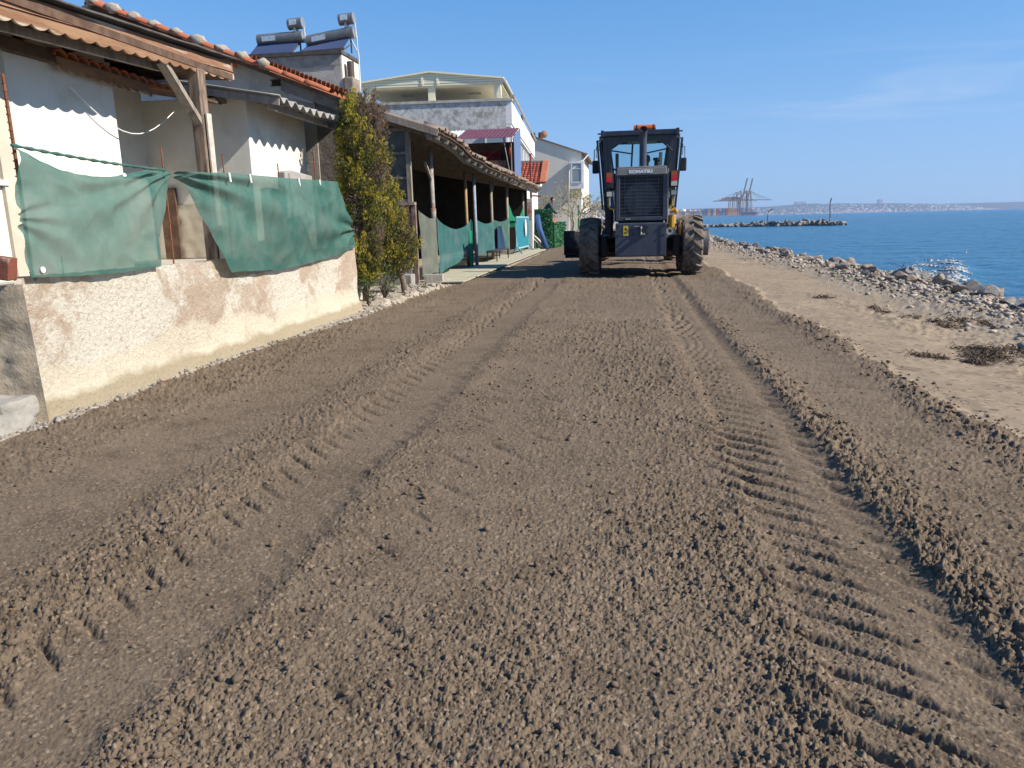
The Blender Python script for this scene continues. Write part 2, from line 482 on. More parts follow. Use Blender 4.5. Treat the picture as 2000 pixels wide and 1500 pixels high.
def fan():
    az = np.concatenate([np.linspace(R(-120), R(-42), 70), np.linspace(R(-41.5), R(41.5), 1130), np.linspace(R(42), R(130), 110)])
    dep = np.concatenate([np.linspace(R(86), R(54), 16), np.linspace(R(53), R(0.75), 810)])
    na, nr = len(az), len(dep)
    rad = 1.3/np.tan(dep)
    A, D = np.meshgrid(az, rad)
    X = D*np.sin(A); Y = D*np.cos(A)
    s = X*CT - Y*ST; r = X*ST + Y*CT
    z, er, el, rub, weed = ground_h(s, r, D)
    V = np.stack([X, Y, z], -1).reshape(-1, 3)
    i = np.arange(nr-1)[:, None]*na + np.arange(na-1)[None, :]
    F = np.stack([i, i+1, i+na+1, i+na], -1).reshape(-1, 4)
    sm = s.reshape(-1)[F].mean(1); rm = r.reshape(-1)[F].mean(1)
    er_ = er.reshape(-1)[F].mean(1); el_ = el.reshape(-1)[F].mean(1)
    keep = (sm > -9) & ~((sm < -4.3) & (rm < 11.25))
    zone = np.where(sm > er_, 2, np.where(sm < el_, 0, 1))
    res = []
    for k in range(3):
        f = F[keep & (zone == k)]
        u, inv = np.unique(f, return_inverse=True)
        res.append((V[u], inv.reshape(f.shape)[:, ::-1][:, [3, 2, 1, 0]]))
    return res

def ground_mat(name, cols, sc_, grit, bump=0.5, rough=0.95, weed=False):
    cols = [dim(c) for c in cols]
    m = bpy.data.materials.new(name); m.use_nodes = True
    t = m.node_tree; p = t.nodes['Principled BSDF']
    p.inputs['Roughness'].default_value = rough; p.inputs['Specular IOR Level'].default_value = 0.15
    tc = t.nodes.new('ShaderNodeTexCoord')
    def noise(k, det=5, rg=0.6):
        n = t.nodes.new('ShaderNodeTexNoise'); n.inputs['Scale'].default_value = k; n.inputs['Detail'].default_value = det
        n.inputs['Roughness'].default_value = rg; t.links.new(tc.outputs['Object'], n.inputs[0]); return n.outputs[0]
    def mix(f, a, b, lo, hi, mode='MIX'):
        r = t.nodes.new('ShaderNodeMapRange'); r.inputs[1].default_value = lo; r.inputs[2].default_value = hi; t.links.new(f, r.inputs[0])
        x = t.nodes.new('ShaderNodeMixRGB'); x.blend_type = mode; t.links.new(r.outputs[0], x.inputs[0])
        for i, y in ((1, a), (2, b)):
            if isinstance(y, tuple): x.inputs[i].default_value = (*y, 1)
            else: t.links.new(y, x.inputs[i])
        return x.outputs[0]
    a = mix(noise(sc_), cols[0], cols[1], 0.38, 0.62)
    a = mix(noise(sc_*3.3+1), a, cols[2], 0.5, 0.72)
    v = t.nodes.new('ShaderNodeTexVoronoi'); v.inputs['Scale'].default_value = grit; t.links.new(tc.outputs['Object'], v.inputs[0])
    sv = t.nodes.new('ShaderNodeSeparateColor'); t.links.new(v.outputs['Color'], sv.inputs[0])
    a = mix(sv.outputs[0], a, cols[3], 0.80, 0.98)
    a = mix(sv.outputs[1], a, cols[4], 0.86, 0.99)
    if weed:                                   # grey shingle mixed into the sand towards the water
        sp = t.nodes.new('ShaderNodeVectorMath'); sp.operation = 'DOT_PRODUCT'; sp.inputs[1].default_value = (CT, -ST, 0); t.links.new(tc.outputs['Object'], sp.inputs[0])
        ad = t.nodes.new('ShaderNodeMath'); ad.operation = 'MULTIPLY_ADD'; ad.inputs[1].default_value = 2.2; t.links.new(noise(0.7, 6, 0.65), ad.inputs[0]); t.links.new(sp.outputs['Value'], ad.inputs[2])
        g = mix(sv.outputs[2], dim((0.335, 0.28, 0.215)), dim((0.235, 0.195, 0.15)), 0.3, 0.7)
        a = mix(ad.outputs[0], a, g, 4.85, 5.5)
        a = mix(noise(0.75, 8, 0.7), a, dim((0.17, 0.125, 0.085)), 0.58, 0.66)      # stranded weed and mud stains
    t.links.new(a, p.inputs['Base Color'])
    b = t.nodes.new('ShaderNodeBump'); b.inputs['Strength'].default_value = bump; b.inputs['Distance'].default_value = 0.006
    t.links.new(noise(150, 4, 0.7), b.inputs['Height']); t.links.new(b.outputs[0], p.inputs['Normal'])
    return m
m_road = ground_mat('lane_soil', [(0.158, 0.118, 0.080), (0.190, 0.143, 0.099), (0.116, 0.085, 0.057), (0.27, 0.21, 0.15), (0.085, 0.060, 0.041)], 0.55, 95, 0.8)
m_beach = ground_mat('beach_sand', [(0.345, 0.268, 0.182), (0.28, 0.215, 0.146), (0.23, 0.18, 0.13), (0.36, 0.29, 0.21), (0.15, 0.115, 0.085)], 0.42, 26, 0.5, 0.95, True)
m_verge = ground_mat('verge_soil', [(0.40, 0.34, 0.26), (0.33, 0.28, 0.21), (0.48, 0.42, 0.34), (0.58, 0.54, 0.48), (0.25, 0.21, 0.17)], 1.2, 40, 0.5)
parts3 = fan()
for (vv, ff), nm, mt in zip(parts3, ('verge', 'road', 'beach'), (m_verge, m_road, m_beach)):
    o = bpy.data.objects.new(nm, np_mesh(nm, vv, ff, mt, nm != 'road')); col.objects.link(o); o['kind'] = 'structure'
# coarse ground under and around the detailed sheet
mb = MB().grid(lambda u, v: (*W(-260+266*u, -40+320*v)[:2], -0.16 - 0.9*(u > 0.99)), 40, 10)
o = bpy.data.objects.new('ground', mb.mesh('ground', m_verge)); col.objects.link(o); o['kind'] = 'structure'

# loose clods lying on the lane: countless, one object
def scatter_rocks(pos, size, seed, flat=0.75, sub=0):
    """numpy cloud of angular lumps (20 triangles each)"""
    rng = np.random.default_rng(seed)
    ph = (1+5**0.5)/2
    iv = np.array([(-1,ph,0),(1,ph,0),(-1,-ph,0),(1,-ph,0),(0,-1,ph),(0,1,ph),(0,-1,-ph),(0,1,-ph),(ph,0,-1),(ph,0,1),(-ph,0,-1),(-ph,0,1)])/math.sqrt(1+ph*ph)
    fc = np.array([(0,11,5),(0,5,1),(0,1,7),(0,7,10),(0,10,11),(1,5,9),(5,11,4),(11,10,2),(10,7,6),(7,1,8),(3,9,4),(3,4,2),(3,2,6),(3,6,8),(3,8,9),(4,9,5),(2,4,11),(6,2,10),(8,6,7),(9,8,1)])
    n = len(pos)
    v = iv[None]*(1+0.34*rng.normal(size=(n, 12, 1)).clip(-1.6, 1.6))
    v = v*np.stack([rng.uniform(0.75, 1.3, n), rng.uniform(0.75, 1.2, n), rng.uniform(0.55, 0.95, n)*flat/0.75], -1)[:, None, :]
    tl = rng.normal(0, 0.35, n); ca, sa = np.cos(tl)[:, None], np.sin(tl)[:, None]
    y, z = v[..., 1]*ca - v[..., 2]*sa, v[..., 1]*sa + v[..., 2]*ca
    a = rng.uniform(0, 6.28, n); ca, sa = np.cos(a)[:, None], np.sin(a)[:, None]
    x2, y2 = v[..., 0]*ca - y*sa, v[..., 0]*sa + y*ca
    v = np.stack([x2, y2, z], -1)*size[:, None, None] + pos[:, None, :]
    f = (fc[None] + (np.arange(n)*12)[:, None, None]).reshape(-1, 3)
    return v.reshape(-1, 3), f
def on_ground(s, r):
    X = s*CT + r*ST; Y = -s*ST + r*CT
    z = ground_h(s, r, np.hypot(X, Y))[0]
    return np.stack([X, Y, z], -1)
rng = np.random.default_rng(3)
N = 15000
rr = 1.2 + 9.0*rng.random(N)**1.6; ss = rng.uniform(-3.7, 2.4, N)
dens = 0.30 + 0.7*np.exp(-((ss-1.22)/0.14)**2) + 0.7*np.exp(-((ss-2.15)/0.18)**2) + 0.35*np.exp(-((ss+1.15)/0.2)**2) + 0.25*np.exp(-((ss+2.1)/0.2)**2) + 0.35*(fbm(ss*1.1, rr*0.45, 3, 31) > 0.05)
dens *= np.where((abs(ss+1.58) < 0.3) | (abs(ss-0.93) < 0.18) | (abs(ss+2.75) < 0.35) | (abs(ss-1.65) < 0.22), 0.18, 1)
k = rng.random(N) < dens; ss, rr = ss[k], rr[k]
size = 0.0045 + 0.010*rng.random(len(ss))**2.5 + 0.012*(rng.random(len(ss)) < 0.035)*rng.random(len(ss))
size *= 1 + 0.5*np.exp(-((ss-1.22)/0.14)**2) + 0.5*np.exp(-((ss-2.15)/0.18)**2)
pp = on_ground(ss, rr); pp[:, 2] += size*0.25
vv, ff = scatter_rocks(pp, size, 5)
o = bpy.data.objects.new('loose_clods', np_mesh('loose_clods', vv, ff, M('clod', (0.178, 0.134, 0.094), (0.142, 0.105, 0.076), 60, rough=0.95, spec=0.1, island=0.18, bump=0.4, bscale=220, bdist=0.004), False)); col.objects.link(o)
o['kind'] = 'stuff'
# shingle on the beach: countless, one object
N = 17000
rr = 5 + 60*rng.random(N)**2.2; se = sea_edge(rr); ss = se + rng.normal(0.1, 0.5, N)
k = (ss > 2.8) & (ss < se+2.8); ss, rr = ss[k], rr[k]
size = 0.010 + 0.055*rng.random(len(ss))**3.5
pp = on_ground(ss, rr); pp[:, 2] += size*0.2
vv, ff = scatter_rocks(pp, size, 6, 0.6)
m_peb = M('shingle', (0.43, 0.375, 0.31), (0.29, 0.25, 0.205), 9, (0.42, 0.31, 0.22), 2.2, rough=0.9, island=0.3, bump=0.3, bscale=60)
o = bpy.data.objects.new('shingle', np_mesh('shingle', vv, ff, m_peb, False)); col.objects.link(o); o['kind'] = 'stuff'
# rubble at the foot of the wall and round the tree
N = 240
rr = rng.uniform(11.0, 16.2, N); ss = rng.uniform(-4.6, -3.6, N)
k = ss < edge_l(rr)-0.02; ss, rr = ss[k], rr[k]
size = 0.010 + 0.055*rng.random(len(ss))**4
pp = on_ground(ss, rr); pp[:, 2] += size*0.2
vv, ff = scatter_rocks(pp, size, 8, 0.6)
o = bpy.data.objects.new('bank_rubble', np_mesh('bank_rubble', vv, ff, M('rubble', (0.36, 0.32, 0.26), (0.25, 0.21, 0.165), 5, rough=0.9, island=0.3), False)); col.objects.link(o); o['kind'] = 'stuff'
N = 600
rr = rng.uniform(4.2, 12, N); ss = edge_l(rr) + rng.uniform(-0.12, 0.03, N)
size = 0.006 + 0.016*rng.random(N)**2
pp = on_ground(ss, rr); pp[:, 2] += size*0.3
vv, ff = scatter_rocks(pp, size, 9)
o = bpy.data.objects.new('edge_gravel', np_mesh('edge_gravel', vv, ff, M('edge_grit', (0.29, 0.265, 0.24), (0.20, 0.18, 0.16), 12, rough=0.9, island=0.3), False)); col.objects.link(o); o['kind'] = 'stuff'

# dried weed heaps on the sand
m_weed = M('weed', (0.095, 0.066, 0.046), (0.15, 0.11, 0.075), 30, rough=0.9, island=0.35)
def weed_heap(s, r, L, Wd, n, seed, label):
    rg_ = random.Random(seed); mb = MB()
    zs = 0
    sub_ = [(s+Wd*rg_.gauss(0, 0.5), r+L*rg_.gauss(0, 0.5), rg_.uniform(0.08, 0.3)) for _ in range(9)]
    pts = np.array([(a+Wd*rg_.gauss(0, q), b+L*rg_.gauss(0, q)) for a, b, q in (rg_.choice(sub_) for _ in range(n))])
    P = on_ground(pts[:, 0], pts[:, 1])
    for (q, (a, b)) in zip(P, pts):
        d = rg_.uniform(0, 6.28); l = rg_.uniform(0.02, 0.08); w = rg_.uniform(0.002, 0.005); t = rg_.uniform(-0.25, 0.5)
        e = 1-min(1, math.hypot((a-s)/Wd, (b-r)/L)); z0 = q[2] + 0.05*e*rg_.random()
        dx, dy = math.cos(d)*l, math.sin(d)*l
        mb.tube([(a, b, z0), (a+dx*0.5, b+dy*0.5, z0+l*t+0.006), (a+dx, b+dy, z0+0.004)], [w, w*1.2, w*0.5], 3, False)
    o = single(mb, 'weed_heap', m_weed, (s, r, 0), label, 'seaweed', kind='stuff')
weed_heap(3.40, 7.75, 0.55, 0.50, 1500, 1, 'big heap of dark dried seaweed lying alone on the sand')
weed_heap(3.95, 10.1, 0.7, 0.30, 500, 2, 'dark seaweed strewn along the foot of the shingle')
weed_heap(3.15, 12.9, 0.2, 0.16, 130, 3, 'small dark seaweed clump out on the bare sand')
weed_heap(3.5, 11.4, 0.4, 0.10, 110, 4, 'thin brown seaweed streak on the sand')

# ---- shore boulders, each its own object
def boulder_mesh(seed, sub=2):
    rg_ = random.Random(seed)
    import bmesh
    bm = bmesh.new(); bmesh.ops.create_icosphere(bm, subdivisions=sub, radius=1)
    cuts = [(Vector((rg_.gauss(0,1), rg_.gauss(0,1), rg_.gauss(0,1))).normalized(), rg_.uniform(0.36, 0.78)) for _ in range(15)]
    for v in bm.verts:
        for n, d in cuts:
            k = v.co.dot(n)
            if k > d: v.co -= n*(k-d)*1.0
        v.co *= 1 + 0.07*mnoise.noise(v.co*2.3 + Vector((seed, 0, 0)))
    me = bpy.data.meshes.new('boulder'); bm.to_mesh(me); bm.free()
    return me
m_rock = M('rock', (0.30, 0.285, 0.265), (0.20, 0.19, 0.18), 5, (0.40, 0.36, 0.30), 1.6, rough=0.9, bump=0.5, bscale=14, bdist=0.05)
m_rock2 = M('rock_tan', (0.38, 0.30, 0.22), (0.26, 0.20, 0.15), 5, (0.44, 0.39, 0.32), 1.6, rough=0.9, bump=0.5, bscale=14, bdist=0.05)
BM_ = []
for k in range(9):
    a = boulder_mesh(k+1); a.materials.append(m_rock); BM_.append(a)
for k in range(5):
    a = boulder_mesh(k+31); a.materials.append(m_rock2); BM_.append(a)
SL, SG = 'boulder in the rubble bank between the sand and the sea', 'boulders along the shore'
rg_ = random.Random(5)
def boulder(s, r, z, a, b, c, label, group, mi=None):
    o = bpy.data.objects.new('boulder', BM_[mi if mi is not None else rg_.randrange(len(BM_))]); col.objects.link(o)
    o.location = W(s, r, z); o.rotation_euler = (rg_.uniform(-0.3, 0.3), rg_.uniform(-0.3, 0.3), rg_.uniform(0, 6.28)); o.scale = (a, b, c)
    tag(o, label, 'boulder', group)
    return o
boulder(6.15, 11.3, 0.02, 0.42, 0.34, 0.36, 'largest dark grey boulder at the end of the rubble bank', None, 0)
boulder(5.75, 10.7, -0.06, 0.34, 0.28, 0.17, 'low mossy grey boulder beside the largest boulder', None, 3)
for i in range(280):
    r = 9.8 + 46*rg_.random()**1.6; se = float(sea_edge(r)); s = se + rg_.uniform(-0.3, 1.0) + (0.3 if r < 15 else 0)
    k = rg_.uniform(0.07, 0.19)*(1.3 if rg_.random() < 0.2 else 1)*(1.0 + 0.006*r)
    z0 = float(on_ground(np.array([s]), np.array([r]))[0, 2])
    mi = rg_.randrange(len(BM_)); lb = ('small ' if k < 0.14 else ('middling ' if k < 0.22 else 'big ')) + ('grey ' if mi < 9 else 'tan ') + SL
    boulder(s, r, z0+k*0.35, k*rg_.uniform(0.9, 1.5), k*rg_.uniform(0.7, 1.1), k*rg_.uniform(0.5, 0.9), lb, SG, mi)

# ================================================================== sea
def sea_mat():
    m = bpy.data.materials.new('sea_water'); m.use_nodes = True
    t = m.node_tree; p = t.nodes['Principled BSDF']
    p.inputs['Base Color'].default_value = (0.008, 0.075, 0.20, 1)
    p.inputs['Roughness'].default_value = 0.22; p.inputs['IOR'].default_value = 1.33
    p.inputs['Specular IOR Level'].default_value = 0.20
    tc = t.nodes.new('ShaderNodeTexCoord')
    b0 = None
    for (sx, sy, st, di) in ((0.5, 0.16, 0.9, 0.6), (2.3, 0.8, 0.85, 0.2), (9, 4, 0.6, 0.04)):
        mp = t.nodes.new('ShaderNodeMapping'); mp.inputs['Scale'].default_value = (sy, sx, 1); mp.inputs['Rotation'].default_value = (0, 0, R(24))
        n = t.nodes.new('ShaderNodeTexNoise'); n.inputs['Scale'].default_value = 1.0; n.inputs['Detail'].default_value = 5
        t.links.new(tc.outputs['Object'], mp.inputs[0]); t.links.new(mp.outputs[0], n.inputs[0])
        b = t.nodes.new('ShaderNodeBump'); b.inputs['Strength'].default_value = st; b.inputs['Distance'].default_value = di
        t.links.new(n.outputs[0], b.inputs['Height'])
        if b0: t.links.new(b0.outputs[0], b.inputs['Normal'])
        b0 = b
    t.links.new(b0.outputs[0], p.inputs['Normal'])
    mp = t.nodes.new('ShaderNodeMapping'); mp.inputs['Scale'].default_value = (0.004, 0.03, 1)
    n = t.nodes.new('ShaderNodeTexNoise'); n.inputs['Scale'].default_value = 1.0; n.inputs['Detail'].default_value = 4
    t.links.new(tc.outputs['Object'], mp.inputs[0]); t.links.new(mp.outputs[0], n.inputs[0])
    x = t.nodes.new('ShaderNodeMixRGB'); x.inputs[1].default_value = (0.009, 0.078, 0.155, 1); x.inputs[2].default_value = (0.020, 0.115, 0.205, 1)
    t.links.new(n.outputs[0], x.inputs[0]); t.links.new(x.outputs[0], p.inputs['Base Color'])
    return m
SEA = -0.9
def sea():
    na, nr = 560, 420
    az = np.linspace(R(-50), R(62), na)
    rad = np.concatenate([np.geomspace(9, 420, nr-40), np.geomspace(440, 22000, 40)])
    A, D = np.meshgrid(az, rad); X = D*np.sin(A); Y = D*np.cos(A)
    s = X*CT - Y*ST; r = X*ST + Y*CT
    # swell runs in towards the beach
    q = s*0.92 - r*0.38
    amp = np.clip(140/np.maximum(D, 1), 0, 1)
    z = (0.055*fbm(q*0.55+2*vnoise(s*0.06, r*0.06, 3), (r+s)*0.12, 3, 101) + 0.06*fbm(q*1.7, (r*0.9+s*0.4)*0.55, 3, 102) + 0.025*fbm(q*5, (r*0.9+s*0.4)*2.6, 2, 103))*amp
    # one small wave breaking off the rocks
    br = np.exp(-((q-(0.92*11.6-0.38*29.5)+0.5*vnoise(r*0.3, r*0, 104))/0.55)**2)*np.exp(-((r-29.5)/5.5)**2)
    z = z + 0.20*br
    V = np.stack([X, Y, SEA+z], -1).reshape(-1, 3)
    i = np.arange(nr-1)[:, None]*na + np.arange(na-1)[None, :]
    F = np.stack([i, i+na, i+na+1, i+1], -1).reshape(-1, 4)
    o = bpy.data.objects.new('sea', np_mesh('sea', V, F, sea_mat())); col.objects.link(o); o['kind'] = 'structure'
sea()
def sea_h(s, r):
    q = s*0.92 - r*0.38; D = np.hypot(s, r); amp = np.clip(140/D, 0, 1)
    z = (0.055*fbm(q*0.55+2*vnoise(s*0.06, r*0.06, 3), (r+s)*0.12, 3, 101) + 0.06*fbm(q*1.7, (r*0.9+s*0.4)*0.55, 3, 102) + 0.025*fbm(q*5, (r*0.9+s*0.4)*2.6, 2, 103))*amp
    br = np.exp(-((q-(0.92*11.6-0.38*29.5)+0.5*vnoise(r*0.3, r*0, 104))/0.55)**2)*np.exp(-((r-29.5)/5.5)**2)
    return SEA + z + 0.20*br
# foam of the breaking wave and the wash on the rocks: clusters of small flecks
rng = np.random.default_rng(17)
def foam_cloud(n, fs):
    s, r = fs(n); z = sea_h(s, r)
    size = 0.02 + 0.045*rng.random(len(s))**2
    X = s*CT + r*ST; Y = -s*ST + r*CT
    return np.stack([X, Y, z+0.012], -1), size
def fs1(n):
    r = rng.normal(27.2, 5.0, n); q = (0.92*11.6-0.38*29.5) - 0.5*vnoise(r*0.3, r*0, 104) + np.abs(rng.normal(0, 0.7, n))*np.where(rng.random(n) < 0.8, -1, 0.2)
    s = (q + 0.38*r)/0.92
    k = fbm(s*2.2, r*0.35, 4, 111) > 0.02; return s[k], r[k]
def fs2(n):
    r = rng.uniform(10, 60, n); s = sea_edge(r) + 2.6 + np.abs(rng.normal(0, 0.8, n)) + 0.3
    k = fbm(s*0.9, r*0.5, 3, 112) > 0.17; return s[k], r[k]
pa, sa_ = foam_cloud(12000, fs1); pb, sb_ = foam_cloud(3600, fs2)
vv, ff = scatter_rocks(np.concatenate([pa, pb]), np.concatenate([sa_, sb_*0.8]), 12, 0.14)
o = bpy.data.objects.new('sea_foam', np_mesh('sea_foam', vv, ff, M('foam', (0.46, 0.50, 0.52), rough=0.7))); col.objects.link(o); o['kind'] = 'stuff'

# ================================================================== breakwater
bwo = bpy.data.objects.new('breakwater', None); col.objects.link(bwo); bwo.location = W(26, 153, SEA); bwo.rotation_euler = (0, 0, -TH)
tag(bwo, 'low breakwater of heaped boulders running out into the sea', 'breakwater')
rg_ = random.Random(9)
A_, B_ = Vector((13.5, 162)), Vector((38.6, 148))
mb = MB()
for i in range(40):                                    # the packed core between the big stones
    u = i/39; c = A_.lerp(B_, u)
    mb.blob((c.x-26, c.y-153, 0.05), 0.9, 1.1, (0.5 if u < 0.45 else 0.85), 7, 5, 0.5, i)
co = mb.build('rubble_core', m_rock, bwo); co['kind'] = 'stuff'
for i in range(150):
    u = rg_.random()**0.9; c = A_.lerp(B_, u); d = (B_-A_).normalized(); nrm = Vector((-d.y, d.x))
    off = rg_.uniform(-1.5, 0.8); k = rg_.uniform(0.28, 0.62)*(1 if u > 0.4 else 0.85)
    h = (0.75 if u < 0.42 else 1.25)*(1-0.35*abs(off)) * (1 if u < 0.93 else 0.6)
    o = bpy.data.objects.new('rock', BM_[rg_.randrange(len(BM_))]); col.objects.link(o); o.parent = bwo
    o.location = (c.x-26+nrm.x*off, c.y-153+nrm.y*off, rg_.uniform(0.0, max(0.2, h)))
    o.rotation_euler = (rg_.uniform(-0.5, 0.5), rg_.uniform(-0.5, 0.5), rg_.uniform(0, 6.28)); o.scale = (k*1.25, k, k*0.8)
m_pole = M('pole_dark', (0.05, 0.055, 0.07), rough=0.6)
def harbour_lamp(s, r, h, lean, arm, label):
    t = thing('harbour_lamp', label, 'lamp post', (s, r, SEA+0.7))
    z0 = SEA+0.7
    MB().tube([(s, r, z0), (s+lean*0.5, r, z0+h*0.6), (s+lean, r, z0+h)], [0.09, 0.075, 0.06], 6).build('pole', m_pole, t)
    MB().beam((s+lean, r, z0+h), (s+lean+arm[0], r, z0+h+arm[1]), 0.12, 0.16).build('lamp_head', m_pole, t)
harbour_lamp(26.6, 154.3, 2.0, 0.15, (0.75, 0.5), 'short lamp post with tilted head halfway along the breakwater')
harbour_lamp(36.7, 149.2, 3.3, -0.15, (0.20, 0.85), 'tall slightly bent lamp post near the tip of the breakwater')

# ================================================================== far shore
m_hill = M('far_hill', (0.065, 0.075, 0.06), (0.105, 0.10, 0.075), 0.004, (0.045, 0.06, 0.045), 0.012, rough=1.0, spec=0.0)
def ridge(name, pts, depth, seed):
    """a hill range: pts are (x, y, crest height) along the shore"""
    n = 160; V = []; F = []
    xs = np.linspace(0, 1, n); P = np.array(pts, float); u = np.linspace(0, 1, len(P))
    X = np.interp(xs, u, P[:, 0]); Y = np.interp(xs, u, P[:, 1]); Hh = np.interp(xs, u, P[:, 2])
    Hh = Hh*(1+0.10*fbm(xs*14, xs*0, 4, seed))
    prof = [(0, -0.05), (0.05, 0.05), (0.2, 0.22), (0.45, 0.6), (0.7, 0.9), (1.0, 1.0), (1.4, 0.8), (2.0, -0.1)]
    for (d, hh) in prof:
        for i in range(n):
            w_ = 1+0.22*float(fbm(np.array([xs[i]*40.]), np.array([d*3.0]), 3, seed+5)[0]) if 0 < d < 1 else 1
            V.append((X[i], Y[i]+d*depth, SEA + Hh[i]*hh*w_))
    for j in range(len(prof)-1):
        for i in range(n-1):
            F.append((j*n+i, j*n+i+1, (j+1)*n+i+1, (j+1)*n+i))
    o = bpy.data.objects.new(name, np_mesh(name, np.array(V), np.array(F), m_hill)); col.objects.link(o); o['kind'] = 'structure'
    return X, Y, Hh, depth
farR = ridge('hills', [(700, 8200, 70), (2300, 8000, 92), (3100, 7900, 96), (3500, 7900, 112), (4000, 8000, 112), (4750, 8200, 104), (5250, 8400, 78), (6500, 8600, 90), (9000, 9000, 110)], 1500, 3)
nearR = ridge('hills', [(-900, 2900, 95), (200, 2950, 92), (290, 2950, 84), (370, 3000, 66), (660, 3050, 36), (830, 3100, 26), (1000, 3200, 4)], 500, 9)
def town(rr_, n, a0, a1, size, seed, top=0.8, nm='far_town'):
    X, Y, Hh, dp = rr_; rg2 = np.random.default_rng(seed); vs = []; fs = []
    unit = np.array([(-1,-1,0),(1,-1,0),(1,1,0),(-1,1,0),(-1,-1,1),(1,-1,1),(1,1,1),(-1,1,1)], float)
    qf = np.array([(4,5,6,7),(0,1,5,4),(1,2,6,5),(2,3,7,6),(3,0,4,7)])
    u = rg2.uniform(a0, a1, n); d = rg2.random(n)**2.2*top
    x = np.interp(u, np.linspace(0, 1, 160), X); y = np.interp(u, np.linspace(0, 1, 160), Y)+d*dp; h = np.interp(u, np.linspace(0, 1, 160), Hh)
    z = SEA + h*np.interp(d, [0, 0.05, 0.2, 0.45, 0.7, 1], [-0.05, 0.05, 0.22, 0.6, 0.9, 1.0]) - 3
    w_ = rg2.uniform(0.5, 1.2, n)*size; hh = rg2.uniform(0.5, 1.3, n)*size + 3
    V = unit[None]*np.stack([w_, w_*0.7, hh], -1)[:, None] + np.stack([x, y, z], -1)[:, None]
    F = (qf[None] + (np.arange(n)*8)[:, None, None]).reshape(-1, 4)
    o = bpy.data.objects.new(nm, np_mesh(nm, V.reshape(-1, 3), F, m_town, False)); col.objects.link(o); o['kind'] = 'stuff'
m_town = M('town_walls', (0.60, 0.56, 0.52), (0.40, 0.28, 0.22), 0.02, rough=0.9, spec=0.0, island=0.45)
town(farR, 950, 0.10, 0.75, 8.5, 5, 0.62)
town(nearR, 480, 0.1, 0.95, 6, 6, 0.95)
m_tower = M('tower_block', (0.45, 0.44, 0.43), rough=0.9)
for (x, w_, h, lb) in ((2945, 26, 34, 'pair of pale tower blocks on the far ridge, left block'), (3010, 24, 36, 'pair of pale tower blocks on the far ridge, right block'), (3790, 24, 44, 'dark tower block on the far ridge beside white towers')):
    yb = 8000+1300; mb = MB().box(x*9.3/8-w_, x*9.3/8+w_, yb, yb+40, 70, 104+h)
    for j in range(7): mb.box(x*9.3/8-w_-0.6, x*9.3/8+w_+0.6, yb-1, yb+41, 80+j*9, 81.5+j*9)
    o = mb.build('tower_block', m_tower); tag(o, lb, 'building')
# ---- port: quay, containers, cranes, ships
m_quay = M('quay', (0.30, 0.28, 0.25), rough=0.9)
o = MB().box(500, 699, 2520, 2900, SEA-2, SEA+3.2).build('quay', m_quay); o['kind'] = 'structure'
cc = [(0.55, 0.22, 0.09), (0.50, 0.30, 0.14), (0.16, 0.22, 0.36), (0.58, 0.45, 0.30), (0.42, 0.13, 0.08), (0.10, 0.16, 0.30)]
cms = [M('container_paint', c, rough=0.6, stretch=(1,1,1), island=0.3) for c in cc]
rg_ = random.Random(21)
for i in range(24):
    x0 = 512 + i*9.4 + rg_.uniform(-2, 2); n = rg_.randint(5, 8); mb = MB(); ci = rg_.choice([0, 0, 1, 1, 3, 3, 2, 4, 5])
    for k in range(n):
        for j in range(2):
            mb.box(x0+j*4.3, x0+j*4.3+4.1, 2526+rg_.uniform(0, 1), 2539, SEA+3.3+k*2.62, SEA+3.3+k*2.62+2.55)
    tag(mb.build('container_stack', cms[ci]), 'stack of '+['orange', 'ochre', 'blue', 'sand coloured', 'dark red', 'navy'][ci]+' shipping containers on the far quay', 'containers', 'container stacks on the far quay')
m_crane = M('crane_steel', (0.29, 0.185, 0.125), rough=0.7); m_crane2 = M('crane_steel_grey', (0.26, 0.19, 0.16), rough=0.7)
